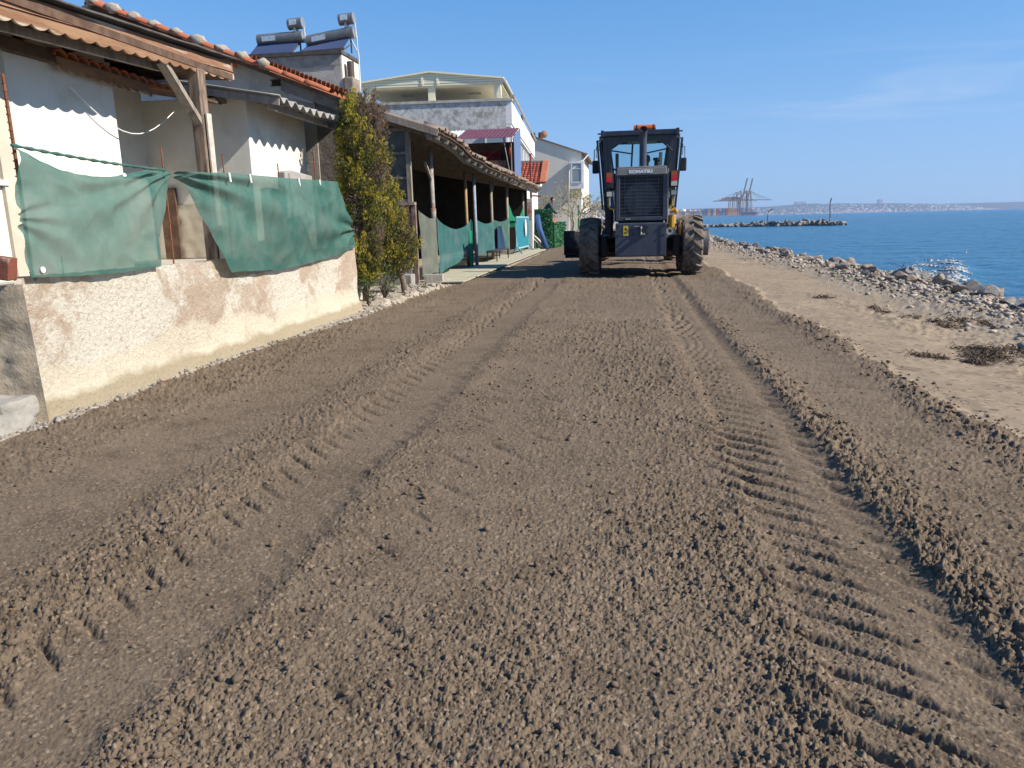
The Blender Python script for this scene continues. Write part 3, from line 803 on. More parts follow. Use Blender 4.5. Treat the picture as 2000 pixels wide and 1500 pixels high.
def sts_crane(x, y, raised, mt, label, back=60):
    """ship-to-shore gantry crane, boom towards +x"""
    org = (x, y, SEA+3.2)
    t = bpy.data.objects.new('gantry_crane', None); col.objects.link(t); t.location = org; tag(t, label, 'crane', 'cranes on the far quay')
    b = 1.9
    for lx in (-16, 12):
        for ly in (-11, 11):
            MB().beam((lx, ly, 0), (lx*0.9, ly*0.75, 47), b, b).build('leg', mt, t)
    mb = MB()
    for ly in (-9, 9): mb.beam((-16, ly, 14), (12, ly, 14), 1.6, 1.6)
    for lx in (-16, 12): mb.beam((lx, -10, 14), (lx, 10, 14), 1.6, 1.6)
    mb.build('portal_beam', mt, t)
    mb = MB()
    for ly in (-4, 4): mb.beam((-back, ly, 48), (13, ly, 48), 1.5, 3.0)
    for k in range(9): mb.beam((-back+k*(back+13)/8, -4, 48), (-back+k*(back+13)/8, 4, 48), 1, 1)
    mb.build('girder', mt, t)
    tip = (13+14, 115) if raised else (13+66, 46)
    mb = MB()
    for ly in (-4, 4): mb.beam((13, ly, 48), (tip[0], ly, tip[1]), 1.6, 2.6, (0, 1, 0))
    for k in range(12):
        a, c = k/12, (k+0.9)/12
        mb.beam((13+(tip[0]-13)*a, -4, 48+(tip[1]-48)*a), (13+(tip[0]-13)*c, 4, 48+(tip[1]-48)*c), 0.9, 0.9)
    mb.build('boom', mt, t)
    mb = MB()
    for ly in (-6, 6):
        mb.beam((11, ly, 47), (8, ly*0.3, 76), 1.7, 1.7, (0, 1, 0)); mb.beam((-15, ly, 47), (7, ly*0.3, 76), 1.2, 1.2, (0, 1, 0))
    mb.build('apex_frame', mt, t)
    mb = MB()
    mb.beam((8, 0, 76), (-back+8, 0, 49), 0.8, 0.8)
    if not raised: mb.beam((8, 0, 76), (52, 0, 48), 0.8, 0.8); mb.beam((8, 0, 76), (76, 0, 47), 0.8, 0.8)
    else: mb.beam((8, 0, 76), (19, 0, 82), 0.8, 0.8)
    mb.build('stay', mt, t)
    MB().box(-40, -24, -5, 5, 50, 57).build('machine_house', m_crane2, t)
sts_crane(744, 2545, True, m_crane, 'container crane on the far quay with raised boom, taller one')
sts_crane(772, 2580, True, m_crane, 'container crane on the far quay with raised boom, shorter one')
sts_crane(768, 2560, False, m_crane2, 'container crane on the far quay with its boom lowered over the water')
sts_crane(792, 2600, False, m_crane2, 'container crane on the far quay with its boom lowered over the water')
sts_crane(775, 2700, False, m_crane2, 'container crane on the far quay with its boom lowered over the water', 70)
o = MB().box(700, 800, 2521, 2990, SEA-2, SEA+3.0).build('quay', m_quay); o['kind'] = 'structure'
def ship(x, y, L, hgt, c1, label):
    t = bpy.data.objects.new('cargo_ship', None); col.objects.link(t); t.location = (x, y, SEA); tag(t, label, 'ship')
    def hull(z0, z1, k0, k1, mt, nm):
        def ring(z, k): return [(-L/2*k, -4, z), (L/2*0.8*k, -4, z), (L/2*k*1.06, 0, z), (L/2*0.8*k, 4, z), (-L/2*k, 4, z)]
        a, b = ring(z0, k0), ring(z1, k1)
        MB().add(a+b, [(0,1,2,3,4)[::-1], (5,6,7,8,9)] + [(i, (i+1) % 5, 5+(i+1) % 5, 5+i) for i in range(5)]).build(nm, mt, t)
    hull(-1, 2.6, 0.92, 0.96, M('ship_red', (0.45, 0.10, 0.09), rough=0.6), 'lower_hull')
    hull(2.65, hgt, 0.96, 1.0, M('ship_hull', c1, rough=0.6), 'upper_hull')
    mb = MB().box(-L*0.46, -L*0.26, -3.5, 3.5, hgt+0.02, hgt*1.9).box(-L*0.44, -L*0.30, -4.2, 4.2, hgt*1.9+0.02, hgt*2.2)
    mb.build('superstructure', M('ship_white', (0.25, 0.3, 0.4), rough=0.6), t)
    MB().tube([(-L*0.36, 0, hgt*2.2), (-L*0.36, 0, hgt*3.1)], 0.5, 6).build('mast', m_crane2, t)
ship(762, 2480, 52, 11, (0.05, 0.09, 0.18), 'dark blue ship with red lower hull moored at the far quay')
ship(822, 2620, 22, 9, (0.08, 0.11, 0.18), 'small dark ship beyond the moored dark blue ship')
# ================================================================== materials for the houses
m_white = M('whitewash', (0.80, 0.77, 0.70), (0.74, 0.70, 0.62), 2.5, (0.60, 0.555, 0.48), 1.3, lo3=0.53, hi3=0.72, rough=0.9, bump=0.25, bscale=30, bdist=0.01)
m_cream = M('cream_plaster', (0.62, 0.56, 0.46), (0.55, 0.49, 0.40), 3, rough=0.9, bump=0.2, bscale=30)
m_grey = M('cement_render', (0.46, 0.425, 0.37), (0.56, 0.52, 0.46), 3.0, (0.36, 0.33, 0.29), 1.1, rough=0.95, bump=0.5, bscale=24, bdist=0.02)
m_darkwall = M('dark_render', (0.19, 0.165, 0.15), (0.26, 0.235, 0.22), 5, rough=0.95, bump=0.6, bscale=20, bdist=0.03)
m_wood = M('old_paint_wood', (0.25, 0.125, 0.075), (0.31, 0.18, 0.11), 5, (0.50, 0.43, 0.34), 3.2, lo3=0.56, hi3=0.63, rough=0.75, bump=0.4, bscale=40, stretch=(1, 0.35, 3))
m_woodlow = M('old_paint_wood_pale', (0.33, 0.195, 0.11), (0.24, 0.125, 0.07), 5, (0.52, 0.44, 0.34), 2.6, lo3=0.55, hi3=0.62, rough=0.75, bump=0.4, bscale=40, stretch=(1, 0.35, 3))
m_dkwood = M('dark_timber', (0.10, 0.060, 0.042), (0.15, 0.095, 0.065), 8, rough=0.85, bump=0.4, bscale=40)
m_gwood = M('grey_timber', (0.29, 0.245, 0.20), (0.37, 0.32, 0.265), 8, (0.20, 0.165, 0.135), 3, rough=0.9, bump=0.5, bscale=50, stretch=(3, 3, 0.4))
m_postwood = M('post_timber', (0.15, 0.105, 0.08), (0.34, 0.26, 0.20), 7, (0.10, 0.075, 0.06), 3, rough=0.9, bump=0.6, bscale=40, stretch=(3, 3, 0.4))
m_tile = M('clay_tile', (0.46, 0.155, 0.075), (0.38, 0.125, 0.065), 6, (0.50, 0.25, 0.15), 2.0, lo3=0.55, hi3=0.75, rough=0.85, bump=0.3, bscale=50)
m_mortar = M('roof_mortar', (0.44, 0.40, 0.33), (0.34, 0.30, 0.25), 8, rough=0.95, bump=0.7, bscale=30, bdist=0.03)
m_asb = M('fibre_cement', (0.33, 0.315, 0.29), (0.24, 0.23, 0.21), 5, (0.40, 0.39, 0.35), 2, rough=0.95, bump=0.3, bscale=60)
m_felt = M('roof_felt', (0.085, 0.075, 0.07), (0.12, 0.11, 0.10), 5, rough=0.95, bump=0.4, bscale=40)
m_glass = M('window_glass', (0.03, 0.035, 0.04), rough=0.06, spec=0.6)
m_frame = M('window_frame', (0.66, 0.65, 0.62), rough=0.5)
m_rust = M('rust', (0.26, 0.10, 0.045), (0.17, 0.07, 0.04), 20, rough=0.9, bump=0.5, bscale=80)
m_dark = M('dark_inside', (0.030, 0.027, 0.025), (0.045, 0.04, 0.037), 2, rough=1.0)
m_steel = M('galvanised', (0.45, 0.46, 0.47), (0.36, 0.37, 0.38), 6, rough=0.45, metal=0.6)
m_pvc = M('white_plastic', (0.78, 0.78, 0.76), rough=0.4)

def plaster_wall_mat():
    """old retaining wall: pink-beige render, peeled white patches, white salt line, tan foot"""
    m = bpy.data.materials.new('peeling_plaster'); m.use_nodes = True
    t = m.node_tree; p = t.nodes['Principled BSDF']; p.inputs['Roughness'].default_value = 0.95; p.inputs['Specular IOR Level'].default_value = 0.15
    tc = t.nodes.new('ShaderNodeTexCoord'); sp = t.nodes.new('ShaderNodeSeparateXYZ'); t.links.new(tc.outputs['Object'], sp.inputs[0])
    def noise(k, det=7, rg=0.62, dist=0.3):
        n = t.nodes.new('ShaderNodeTexNoise'); n.inputs['Scale'].default_value = k; n.inputs['Detail'].default_value = det; n.inputs['Roughness'].default_value = rg; n.inputs['Distortion'].default_value = dist
        t.links.new(tc.outputs['Object'], n.inputs[0]); return n.outputs[0]
    def mr(x, a, b):
        r = t.nodes.new('ShaderNodeMapRange'); r.inputs[1].default_value = a; r.inputs[2].default_value = b; t.links.new(x, r.inputs[0]); return r.outputs[0]
    def ma(op, a, b):
        r = t.nodes.new('ShaderNodeMath'); r.operation = op
        for i, y in ((0, a), (1, b)):
            if isinstance(y, (int, float)): r.inputs[i].default_value = y
            else: t.links.new(y, r.inputs[i])
        return r.outputs[0]
    def mix(f, a, b):
        x = t.nodes.new('ShaderNodeMixRGB'); t.links.new(f, x.inputs[0])
        for i, y in ((1, a), (2, b)):
            if isinstance(y, tuple): x.inputs[i].default_value = (*y, 1)
            else: t.links.new(y, x.inputs[i])
        return x.outputs[0]
    a = mix(mr(noise(3), 0.4, 0.6), dim((0.451, 0.350, 0.262)), dim((0.496, 0.406, 0.314)))
    a = mix(mr(noise(14), 0.5, 0.7), a, dim((0.406, 0.317, 0.258)))
    a = mix(ma('MULTIPLY', mr(noise(1.15, 10, 0.72), 0.455, 0.525), mr(noise(22, 5), 0.34, 0.44)), a, dim((0.631, 0.588, 0.495)))              # flaked lime
    zz = ma('ADD', sp.outputs[2], ma('MULTIPLY', ma('SUBTRACT', noise(1.3), 0.5), 0.7))
    a = mix(ma('MULTIPLY', mr(zz, 0.40, 0.34), mr(noise(9), 0.25, 0.5)), a, dim((0.613, 0.551, 0.428)))    # pale lower coat
    z2 = ma('ADD', sp.outputs[2], ma('MULTIPLY', ma('SUBTRACT', noise(2.2), 0.5), 0.25))
    a = mix(mr(z2, 0.17, 0.11), a, dim((0.387, 0.326, 0.223)))                     # damp tan foot
    t.links.new(a, p.inputs['Base Color'])
    b = t.nodes.new('ShaderNodeBump'); b.inputs['Strength'].default_value = 1.0; b.inputs['Distance'].default_value = 0.03
    t.links.new(noise(26, 8, 0.7), b.inputs['Height']); t.links.new(b.outputs[0], p.inputs['Normal'])
    return m
m_plaster = plaster_wall_mat()
m_rough = M('rough_core', (0.31, 0.26, 0.19), (0.40, 0.335, 0.25), 6, (0.21, 0.18, 0.135), 2.5, rough=0.95, bump=0.5, bscale=22, bdist=0.03)

# ================================================================== retaining wall
rw = thing('retaining_wall', 'old retaining wall with peeling pink and white plaster beside the lane', 'wall', (-4.05, 4.65, 0))
def wall_top(r):
    base = np.interp(r, [4.6, 6.5, 7.15, 7.22, 7.5, 8.4, 9.2, 9.9, 10.4, 11.3], [1.0, 0.985, 0.975, 0.82, 0.78, 0.80, 0.84, 0.87, 0.92, 0.99])
    return float(base + 0.012*vnoise(np.array([r*9.]), np.array([0.]), 3)[0])
def wall_pt(u, v):
    r = 4.65 + u*6.65; zt = wall_top(r); z = -0.12 + v*(zt+0.12)
    n = float(fbm(np.array([r*1.6]), np.array([z*1.6]), 4, 44)[0])
    flare = 0.10*max(0, 1-z/0.42)**2 + 0.02*(z < 0.14)
    return (-4.05 + 0.035*n + flare*0.7, r, z)
mb = MB(); NU, NV = 200, 40
mb.grid(wall_pt, NU, NV)
mb.grid(lambda u, v: (wall_pt(u, 1)[0] - 0.20*v, 4.65+u*6.65, wall_pt(u, 1)[2] - 0.01*v + 0.008*mnoise.noise(Vector((u*60, v*4, 0)))), NU, 3)
mb.build('plaster_face', m_plaster, rw, smooth=True)
def end_pt(u, v):
    z = -0.12 + v*1.08
    n = float(fbm(np.array([u*4.]), np.array([z*5]), 4, 45)[0])
    return (-4.0 - u*0.8 + 0.05*(1-v), 4.655 - 0.07*n*min(1, u*6) - 0.04*(1-v)*min(1, u*4) - 0.16*u, z*(1-0.0*u) - 0.03*u)
MB().grid(lambda u, v: end_pt(1-u, v), 26, 40).build('broken_end', m_rough, rw, smooth=True)
MB().box(-4.62, -4.24, 4.72, 11.25, -0.1, 0.86).grid(lambda u, v: (-4.09-0.20*v, 7.18+u*3.4, 0.985-0.012*v-0.10*u*0+0.012*mnoise.noise(Vector((u*30, v, 1)))), 40, 2) \
    .grid(lambda u, v: (-4.095+0.015*mnoise.noise(Vector((u*26, v*5, 2))), 7.18+u*3.4, 0.70+0.285*v), 60, 6).build('rubble_core', m_rough, rw, smooth=False)
def far_end(u, v): return (-4.06-0.5*u, 11.305+0.01*mnoise.noise(Vector((u*5, v*5, 0))), -0.1+1.08*v)
MB().grid(far_end, 10, 10).build('wall_end', m_plaster, rw, smooth=True)
mb = MB().rbox(-5.1, -3.985, 3.95, 4.66, -0.14, 0.15, 14, 0.03, 1).rbox(-4.35, -4.0, 4.32, 4.66, 0.05, 0.21, 8, 0.03, 2)
single(mb, 'concrete_footing', M('pale_concrete', (0.37, 0.35, 0.31), (0.28, 0.265, 0.235), 6, rough=0.95, bump=0.6, bscale=20, bdist=0.03), (-4.4, 4.3, 0), 'cracked grey concrete step at the foot of the broken wall end', 'step', smooth=True)
mb = MB().beam((-5.1, 4.45, 1.24), (-4.03, 4.63, 1.06), 0.10, 0.15)
single(mb, 'timber_beam', M('red_timber', (0.24, 0.075, 0.045), (0.17, 0.06, 0.04), 8, (0.4, 0.28, 0.22), 5, lo3=0.62, hi3=0.7, rough=0.7, bump=0.4), (-4.5, 4.5, 1.0), 'reddish brown timber beam resting on the corner of the retaining wall', 'beam', bevel=0.006)
# terrace behind the wall
o = single(MB().box(-14, -4.3, 4.74, 12.59, -0.1, 0.88), 'terrace', m_grey, (-9, 8, 0)); o['kind'] = 'structure'

# ================================================================== white house with the corrugated lean-to room
wh = thing('white_house', 'low whitewashed house on the terrace behind the green nets', 'house', (-6.0, 8.0, 0.88))
# front wall with window opening (r 4.9..6.15, z 1.75..2.95)
F = -5.35
mb = MB().box(F-0.25, F, 4.5, 4.9, 0.88, 3.05).box(F-0.25, F, 4.9, 6.15, 0.88, 1.75).box(F-0.25, F, 4.9, 6.15, 2.86, 3.05).box(F-0.25, F, 6.15, 7.87, 0.88, 3.05)
mb.build('front_wall', m_white, wh)
MB().box(F+0.002, F+0.035, 6.16, 6.36, 0.88, 2.86).build('door_surround', m_cream, wh)
wf = MB().box(F-0.14, F-0.06, 4.9, 4.96, 1.75, 2.86).box(F-0.14, F-0.06, 6.08, 6.15, 1.75, 2.86).box(F-0.14, F-0.06, 4.96, 6.08, 1.75, 1.82).box(F-0.14, F-0.06, 4.96, 6.08, 2.79, 2.86).box(F-0.13, F-0.07, 5.49, 5.55, 1.82, 2.79).build('window', m_frame, wh)
MB().box(F-0.11, F-0.09, 4.96, 6.08, 1.82, 2.79).build('pane', m_glass, wf)
MB().box(F-0.02, F+0.05, 4.85, 6.2, 1.70, 1.748).build('window_sill', m_frame, wh)
# recess behind, and side wall of the lean-to
MB().box(-6.75, -6.5, 7.4, 10.15, 0.88, 3.2).build('recess_wall', m_white, wh)
MB().box(-6.5, F-0.252, 7.66, 7.86, 0.88, 3.04).build('return_wall', m_white, wh)
# lean-to: one prism with a rounded front corner at the far end
c_ = [(-6.9, 10.15), (-5.0, 10.15), (-5.0, 12.02)] + [(-5.0-0.13*(1-math.cos(a)), 12.02+0.13*math.sin(a)) for a in (0.4, 0.8, 1.2, 1.57)] + [(-6.9, 12.15)]
MB().prism(c_, 2, 0.87, 3.0).build('lean_to_wall', m_white, wh, bevel=0.01)
dr = MB().box(-6.36, -6.13, 10.09, 10.148, 0.89, 1.85).build('door', m_dkwood, wh)
MB().box(-5.66, -5.5, 10.12, 10.148, 0.89, 1.55).build('board', m_wood, wh)
MB().grid(lambda u, v: (-6.13+0.62*u, 10.146-0.012*(1+mnoise.noise(Vector((u*5, v*7, 0)))), 0.9+0.72*v), 16, 16).build('patched_render', m_cream, wh, smooth=True)
def corr(u, v):
    r = 9.86 + u*2.62; s = -4.40 - v*2.4
    return (s + 0.015*mnoise.noise(Vector((r*3, 0, 0))), r, 2.905 + v*0.42 + (0.038+0.012*mnoise.noise(Vector((r*2.2, 7, 0))))*math.cos(2*math.pi*(r-9.86)/0.25+0.5*mnoise.noise(Vector((r*1.5, 3, 0)))) - 0.03*(1-v)*math.sin((r-9.86)*1.6))
MB().grid(corr, 160, 5).build('corrugated_roof', m_asb, wh, smooth=True, solid=0.014)
mb = MB()
for k in range(3): mb.beam((-4.6-k*0.7, 9.95, 2.825+k*0.12), (-4.6-k*0.7, 12.4, 2.825+k*0.12), 0.05, 0.07)
mb.build('purlin', m_gwood, wh)
MB().beam((-4.42, 9.90, 2.87), (-6.7, 9.90, 3.25), 0.03, 0.09).build('verge_board', m_gwood, wh)
# tiled eave over the front wall, with its scalloped board
def scallop(r0, r1, zt, zb, per, amp, ph=0.0, n=10):
    pts = [(r0, zt), (r1, zt)]; k = int((r1-r0)/per*n)
    for i in range(k, -1, -1):
        r = r0 + (r1-r0)*i/k; w_ = abs(math.sin(math.pi*((r-r0)/per+ph)))
        pts.append((r, zb + amp*(1-w_**0.65)))
    return pts
MB().prism([(r, z-0.02*(r-7)) for r, z in scallop(6.95, 8.42, 2.90, 2.78, 0.155, 0.035)], 0, -5.275, -5.25).build('eave_board', m_woodlow, wh)
btile = MB().grid(lambda u, v: (-0.30*v, 0.075*math.cos(math.pi*u), 0.055*math.sin(math.pi*u)*(1-0.15*v)+0.05*v), 8, 2).mesh('tile', m_tile, True)
for i in range(12):
    o = inst(btile, 'tile', wh, (-5.24, 7.0+i*0.158, 2.905-0.004*i)); md = o.modifiers.new('s', 'SOLIDIFY'); md.thickness = 0.014
MB().prism([(-5.26, 2.88), (-6.6, 3.12), (-6.6, 3.20), (-5.26, 2.91)], 1, 6.9, 10.0).build('eave_deck', m_dkwood, wh)
mb = MB().tube([(-5.3, 7.15, 2.66)] + [(-5.30+0.1*t, 7.15+1.6*t, 2.66-0.02*t-0.34*math.sin(math.pi*t)**1.0) for t in [i/12 for i in range(1, 13)]], 0.006, 5)
single(mb, 'cable', m_pvc, (-5.3, 7.9, 2.3), 'white cable hanging in a loop under the tiled eave', 'cable')

# ================================================================== timber awning
aw = thing('timber_awning', 'brown timber awning with scalloped fascia boards over the terrace', 'awning', (-4.67, 8.4, 0.88))
def zf(r): return 2.87 + 0.14*(r-5.6)/3.65        # fascia rises slightly along the lane
poly = [(r, z + zf(r)) for r, z in scallop(4.2, 9.23, 0.098, 0.0, 0.193, 0.040)]
MB().prism(poly, 0, -4.690, -4.668).build('scalloped_board', m_woodlow, aw)
MB().prism([(4.2, zf(4.2)+0.094), (9.23, zf(9.23)+0.094), (9.23, zf(9.23)+0.215), (4.2, zf(4.2)+0.235)], 0, -4.700, -4.678).build('fascia_board', m_wood, aw)
MB().prism([(4.2, zf(4.2)+0.112), (9.23, zf(9.23)+0.112), (9.23, zf(9.23)+0.118), (4.2, zf(4.2)+0.118)], 0, -4.6775, -4.664).build('bead', m_wood, aw)
MB().prism([(4.3, 3.01), (9.1, 3.12), (9.1, 3.22), (4.3, 3.11)], 0, -4.83, -4.74).build('edge_beam', m_dkwood, aw)
MB().prism([(4.3, 2.80), (8.0, 2.93), (8.0, 3.0), (4.3, 2.87)], 0, -4.90, -4.85).build('header_beam', m_gwood, aw)
for i in range(8):
    r = 4.7 + i*0.62; z = zf(r)+0.09
    MB().beam((-4.72, r, z+0.02), (-5.6, r+0.02, z+0.0), 0.05, 0.085).build('rafter', m_dkwood, aw)
MB().prism([(-4.66, 3.02), (-5.95, 3.10), (-5.95, 3.16), (-4.66, 3.09)], 1, 4.25, 9.18).build('roof_boards', m_dkwood, aw)
fl = MB().grid(lambda u, v: (-4.60-1.4*v, 4.2+5.0*u, zf(4.2+5*u)+0.255 + 0.05*v + 0.012*mnoise.noise(Vector((u*14, v*3, 0)))), 50, 5).build('roof_felt', m_felt, aw, smooth=True, solid=0.02)
MB().box(-5.345, -5.26, 4.5, 6.95, 2.84, 2.95).build('wall_plate', m_dkwood, aw)
MB().prism([(-4.79, 8.38), (-4.65, 8.37), (-4.64, 8.51), (-4.78, 8.52)], 2, 0.88, 3.02).build('post', m_postwood, aw, bevel=0.012)
MB().beam((-4.71, 8.42, 2.42), (-4.75, 7.85, 2.99), 0.055, 0.10, (1, 0, 0)).build('brace', m_gwood, aw)
mb = MB().box(-4.63, -4.612, 8.40, 8.50, 0.88, 2.55)
mb.build('facing_board', M('bleached_wood', (0.62, 0.57, 0.50), (0.5, 0.44, 0.37), 8, rough=0.9, bump=0.3), aw)

# ================================================================== gabled house with tiled roof
gh = thing('gabled_house', 'grey rendered gable house with orange tiled verge behind the white house', 'house', (-8.5, 12.6, 0))
RS, RZ, ES, EZ = -8.52, 4.84, -4.40, 3.22
def vz(s): return RZ + (s-RS)*(EZ-RZ)/(ES-RS)
MB().prism([(-13.2, 0), (-5.02, 0), (-5.02, vz(-5.02)-0.05), (RS, RZ-0.05), (-13.2, 3.0)], 1, 12.6, 13.5).build('gable_wall', m_grey, gh)
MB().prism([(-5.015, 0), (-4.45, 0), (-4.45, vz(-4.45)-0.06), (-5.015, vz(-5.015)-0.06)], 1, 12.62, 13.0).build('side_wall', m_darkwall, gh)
# roof deck, boards under the verge, dark strips
MB().prism([(RS, RZ-0.04), (ES+0.08, EZ-0.08), (ES+0.08, EZ-0.02), (RS, RZ+0.02), (-13.4, 3.05), (-13.4, 2.98)], 1, 12.28, 13.2).build('roof_deck', m_dkwood, gh)
MB().beam((-8.3, 12.30, 4.62), (-6.6, 12.30, 3.95), 0.05, 0.16).build('barge_board', m_dkwood, gh)
MB().beam((-5.5, 12.50, 3.52), (-4.45, 12.50, 3.12), 0.08, 0.15).build('barge_board', m_darkwall, gh)
vent = MB().box(-5.72, -5.58, 12.575, 12.598, 3.55, 3.62).box(-5.74, -5.56, 12.56, 12.574, 3.535, 3.548).box(-5.74, -5.56, 12.56, 12.574, 3.622, 3.635).build('vent', m_dark, gh)
MB().add([(-5.42, 12.50, 3.50), (-4.98, 12.48, 3.38), (-5.0, 12.47, 3.22), (-5.40, 12.49, 3.33), (-5.42, 12.53, 3.50), (-4.98, 12.51, 3.38), (-5.0, 12.50, 3.22), (-5.40, 12.52, 3.33)], [(3,2,1,0), (4,5,6,7), (0,1,5,4), (1,2,6,5), (2,3,7,6), (3,0,4,7)]).build('loose_sheet', M('pale_sheet', (0.42, 0.40, 0.40), rough=0.8), gh)
# barrel tiles down the verge, alternately clay and mortar-smeared
dirv = Vector((ES-RS, 0, EZ-RZ)).normalized(); slope = math.atan2(RZ-EZ, ES-RS)
def barrel(L, rad, seed):
    return MB().grid(lambda u, v: (L*v, rad*math.cos(math.pi*u)*(1-0.12*v)+0.006*mnoise.noise(Vector((u*5, v*5, seed))), rad*0.8*math.sin(math.pi*u)*(1-0.12*v)+0.006*mnoise.noise(Vector((u*5, v*5, seed+9)))), 10, 4)
tile_a = barrel(0.42, 0.10, 1).mesh('tile', m_tile, True)
def lump(seed):
    return MB().blob((0.05, 0, 0.035), 0.085, 0.115, 0.075, 10, 7, 0.5, seed).mesh('mortar_lump', m_mortar, True)
lumps = [lump(i) for i in range(4)]
Lr = math.hypot(ES-RS, RZ-EZ); rg_ = random.Random(2)
for k in range(11):
    d = 0.02 + k*0.375; p = Vector((RS, 12.26, RZ+0.03)) + dirv*d
    o = inst(tile_a, 'tile', gh, p, (rg_.uniform(-0.05, 0.05), slope+rg_.uniform(-0.03, 0.03), rg_.uniform(-0.04, 0.04))); md = o.modifiers.new('s', 'SOLIDIFY'); md.thickness = 0.02
    if k < 8:
        o = inst(lumps[k % 4], 'mortar_lump', gh, p + dirv*0.33 + Vector((0, -0.01, 0.02)), (0, slope, rg_.uniform(-0.3, 0.3)), (rg_.uniform(0.8, 1.6), 1, rg_.uniform(0.8, 1.1)))
    if k < 6:
        o = inst(tile_a, 'tile', gh, p + dirv*0.2 + Vector((0, 0.02, -0.13)), (rg_.uniform(-0.2, 0.1), slope+rg_.uniform(-0.05, 0.1), 0)); md = o.modifiers.new('s', 'SOLIDIFY'); md.thickness = 0.02
# second row of tiles behind the verge and small tile ends towards the eave
for k in range(22):
    d = 2.9 + k*0.075; p = Vector((RS, 12.36, RZ+0.045)) + dirv*d
    o = inst(btile, 'tile', gh, p, (0, slope, R(90)), (0.55, 0.55, 0.8))
cap = barrel(0.40, 0.13, 4).mesh('ridge_tile', m_tile, True)
for k in range(3):
    o = inst(cap, 'ridge_tile', gh, (RS, 12.26+k*0.36, RZ+0.03), (0, 0, R(90)))
o = inst(lumps[0], 'mortar_lump', gh, (RS-0.02, 12.22, RZ+0.04), (0, 0, 0.4), (1.3, 1, 1.2))
mb = MB().beam((RS-0.02, 12.24, RZ+0.0), (-10.2, 12.24, RZ-0.62), 0.08, 0.05); mb.build('back_verge', m_mortar, gh)
mb = MB()
for k in range(4):
    y0 = 12.5 + k*0.2
    mb.grid(lambda u, v: (RS+(ES+0.1-RS)*v, y0+0.09*math.cos(math.pi*u), RZ+0.01+(EZ-RZ)*v*1.02+0.05*math.sin(math.pi*u)), 6, 8)
o = mb.build('roof_tiles', m_tile, gh, smooth=True); o['kind'] = 'stuff'

# ================================================================== house with the solar water heaters
sh = thing('flat_roofed_house', 'flat roofed grey concrete house carrying two solar water heaters', 'house', (-7.5, 18, 0))
MB().box(-12, -6.475, 18.0, 19.15, 0, 5.12).build('wall', m_grey, sh)
MB().box(-6.472, -6.45, 18.012, 19.15, 0, 5.12).build('side_render', m_white, sh)
MB().prism([(-12.1, 5.122), (-6.42, 5.122), (-6.42, 5.20), (-12.1, 5.20)], 1, 17.93, 19.2).build('roof_slab', m_felt, sh)
MB().grid(lambda u, v: (-9.6+3.1*u, 17.992-0.01*(1+mnoise.noise(Vector((u*6, v*3, 0)))), 4.86+0.26*v-0.05*mnoise.noise(Vector((u*7, 0, 2)))*(1-v)), 40, 5).build('parapet_band', M('pale_cement', (0.36, 0.34, 0.30), (0.27, 0.255, 0.23), 5, rough=0.95, bump=0.5), sh, smooth=True)
ch = MB().box(-6.44, -6.2, 17.98, 18.45, 3.3, 4.62).build('chimney', M('chimney_render', (0.24, 0.20, 0.16), (0.31, 0.27, 0.22), 5, rough=0.95, bump=0.6), sh, bevel=0.03)
MB().tube([(-6.32, 18.2, 4.62), (-6.32, 18.2, 4.98)], 0.085, 12).build('flue_pipe', M('brown_pipe', (0.10, 0.065, 0.055), rough=0.6), ch)
MB().tube([(-6.38, 19.0, 4.3), (-6.36, 18.95, 5.3), (-6.5, 18.6, 5.75)], 0.018, 6).build('water_pipe', m_pvc, sh)
m_tank = M('heater_tank', (0.30, 0.30, 0.29), (0.24, 0.24, 0.235), 8, rough=0.35, metal=0.5)
m_tubeblue = M('vacuum_tube', (0.022, 0.05, 0.15), rough=0.4, spec=0.12)
m_stick = M('sticker', (0.72, 0.78, 0.82), (0.35, 0.55, 0.72), 30, lo=0.5, hi=0.6, rough=0.5)
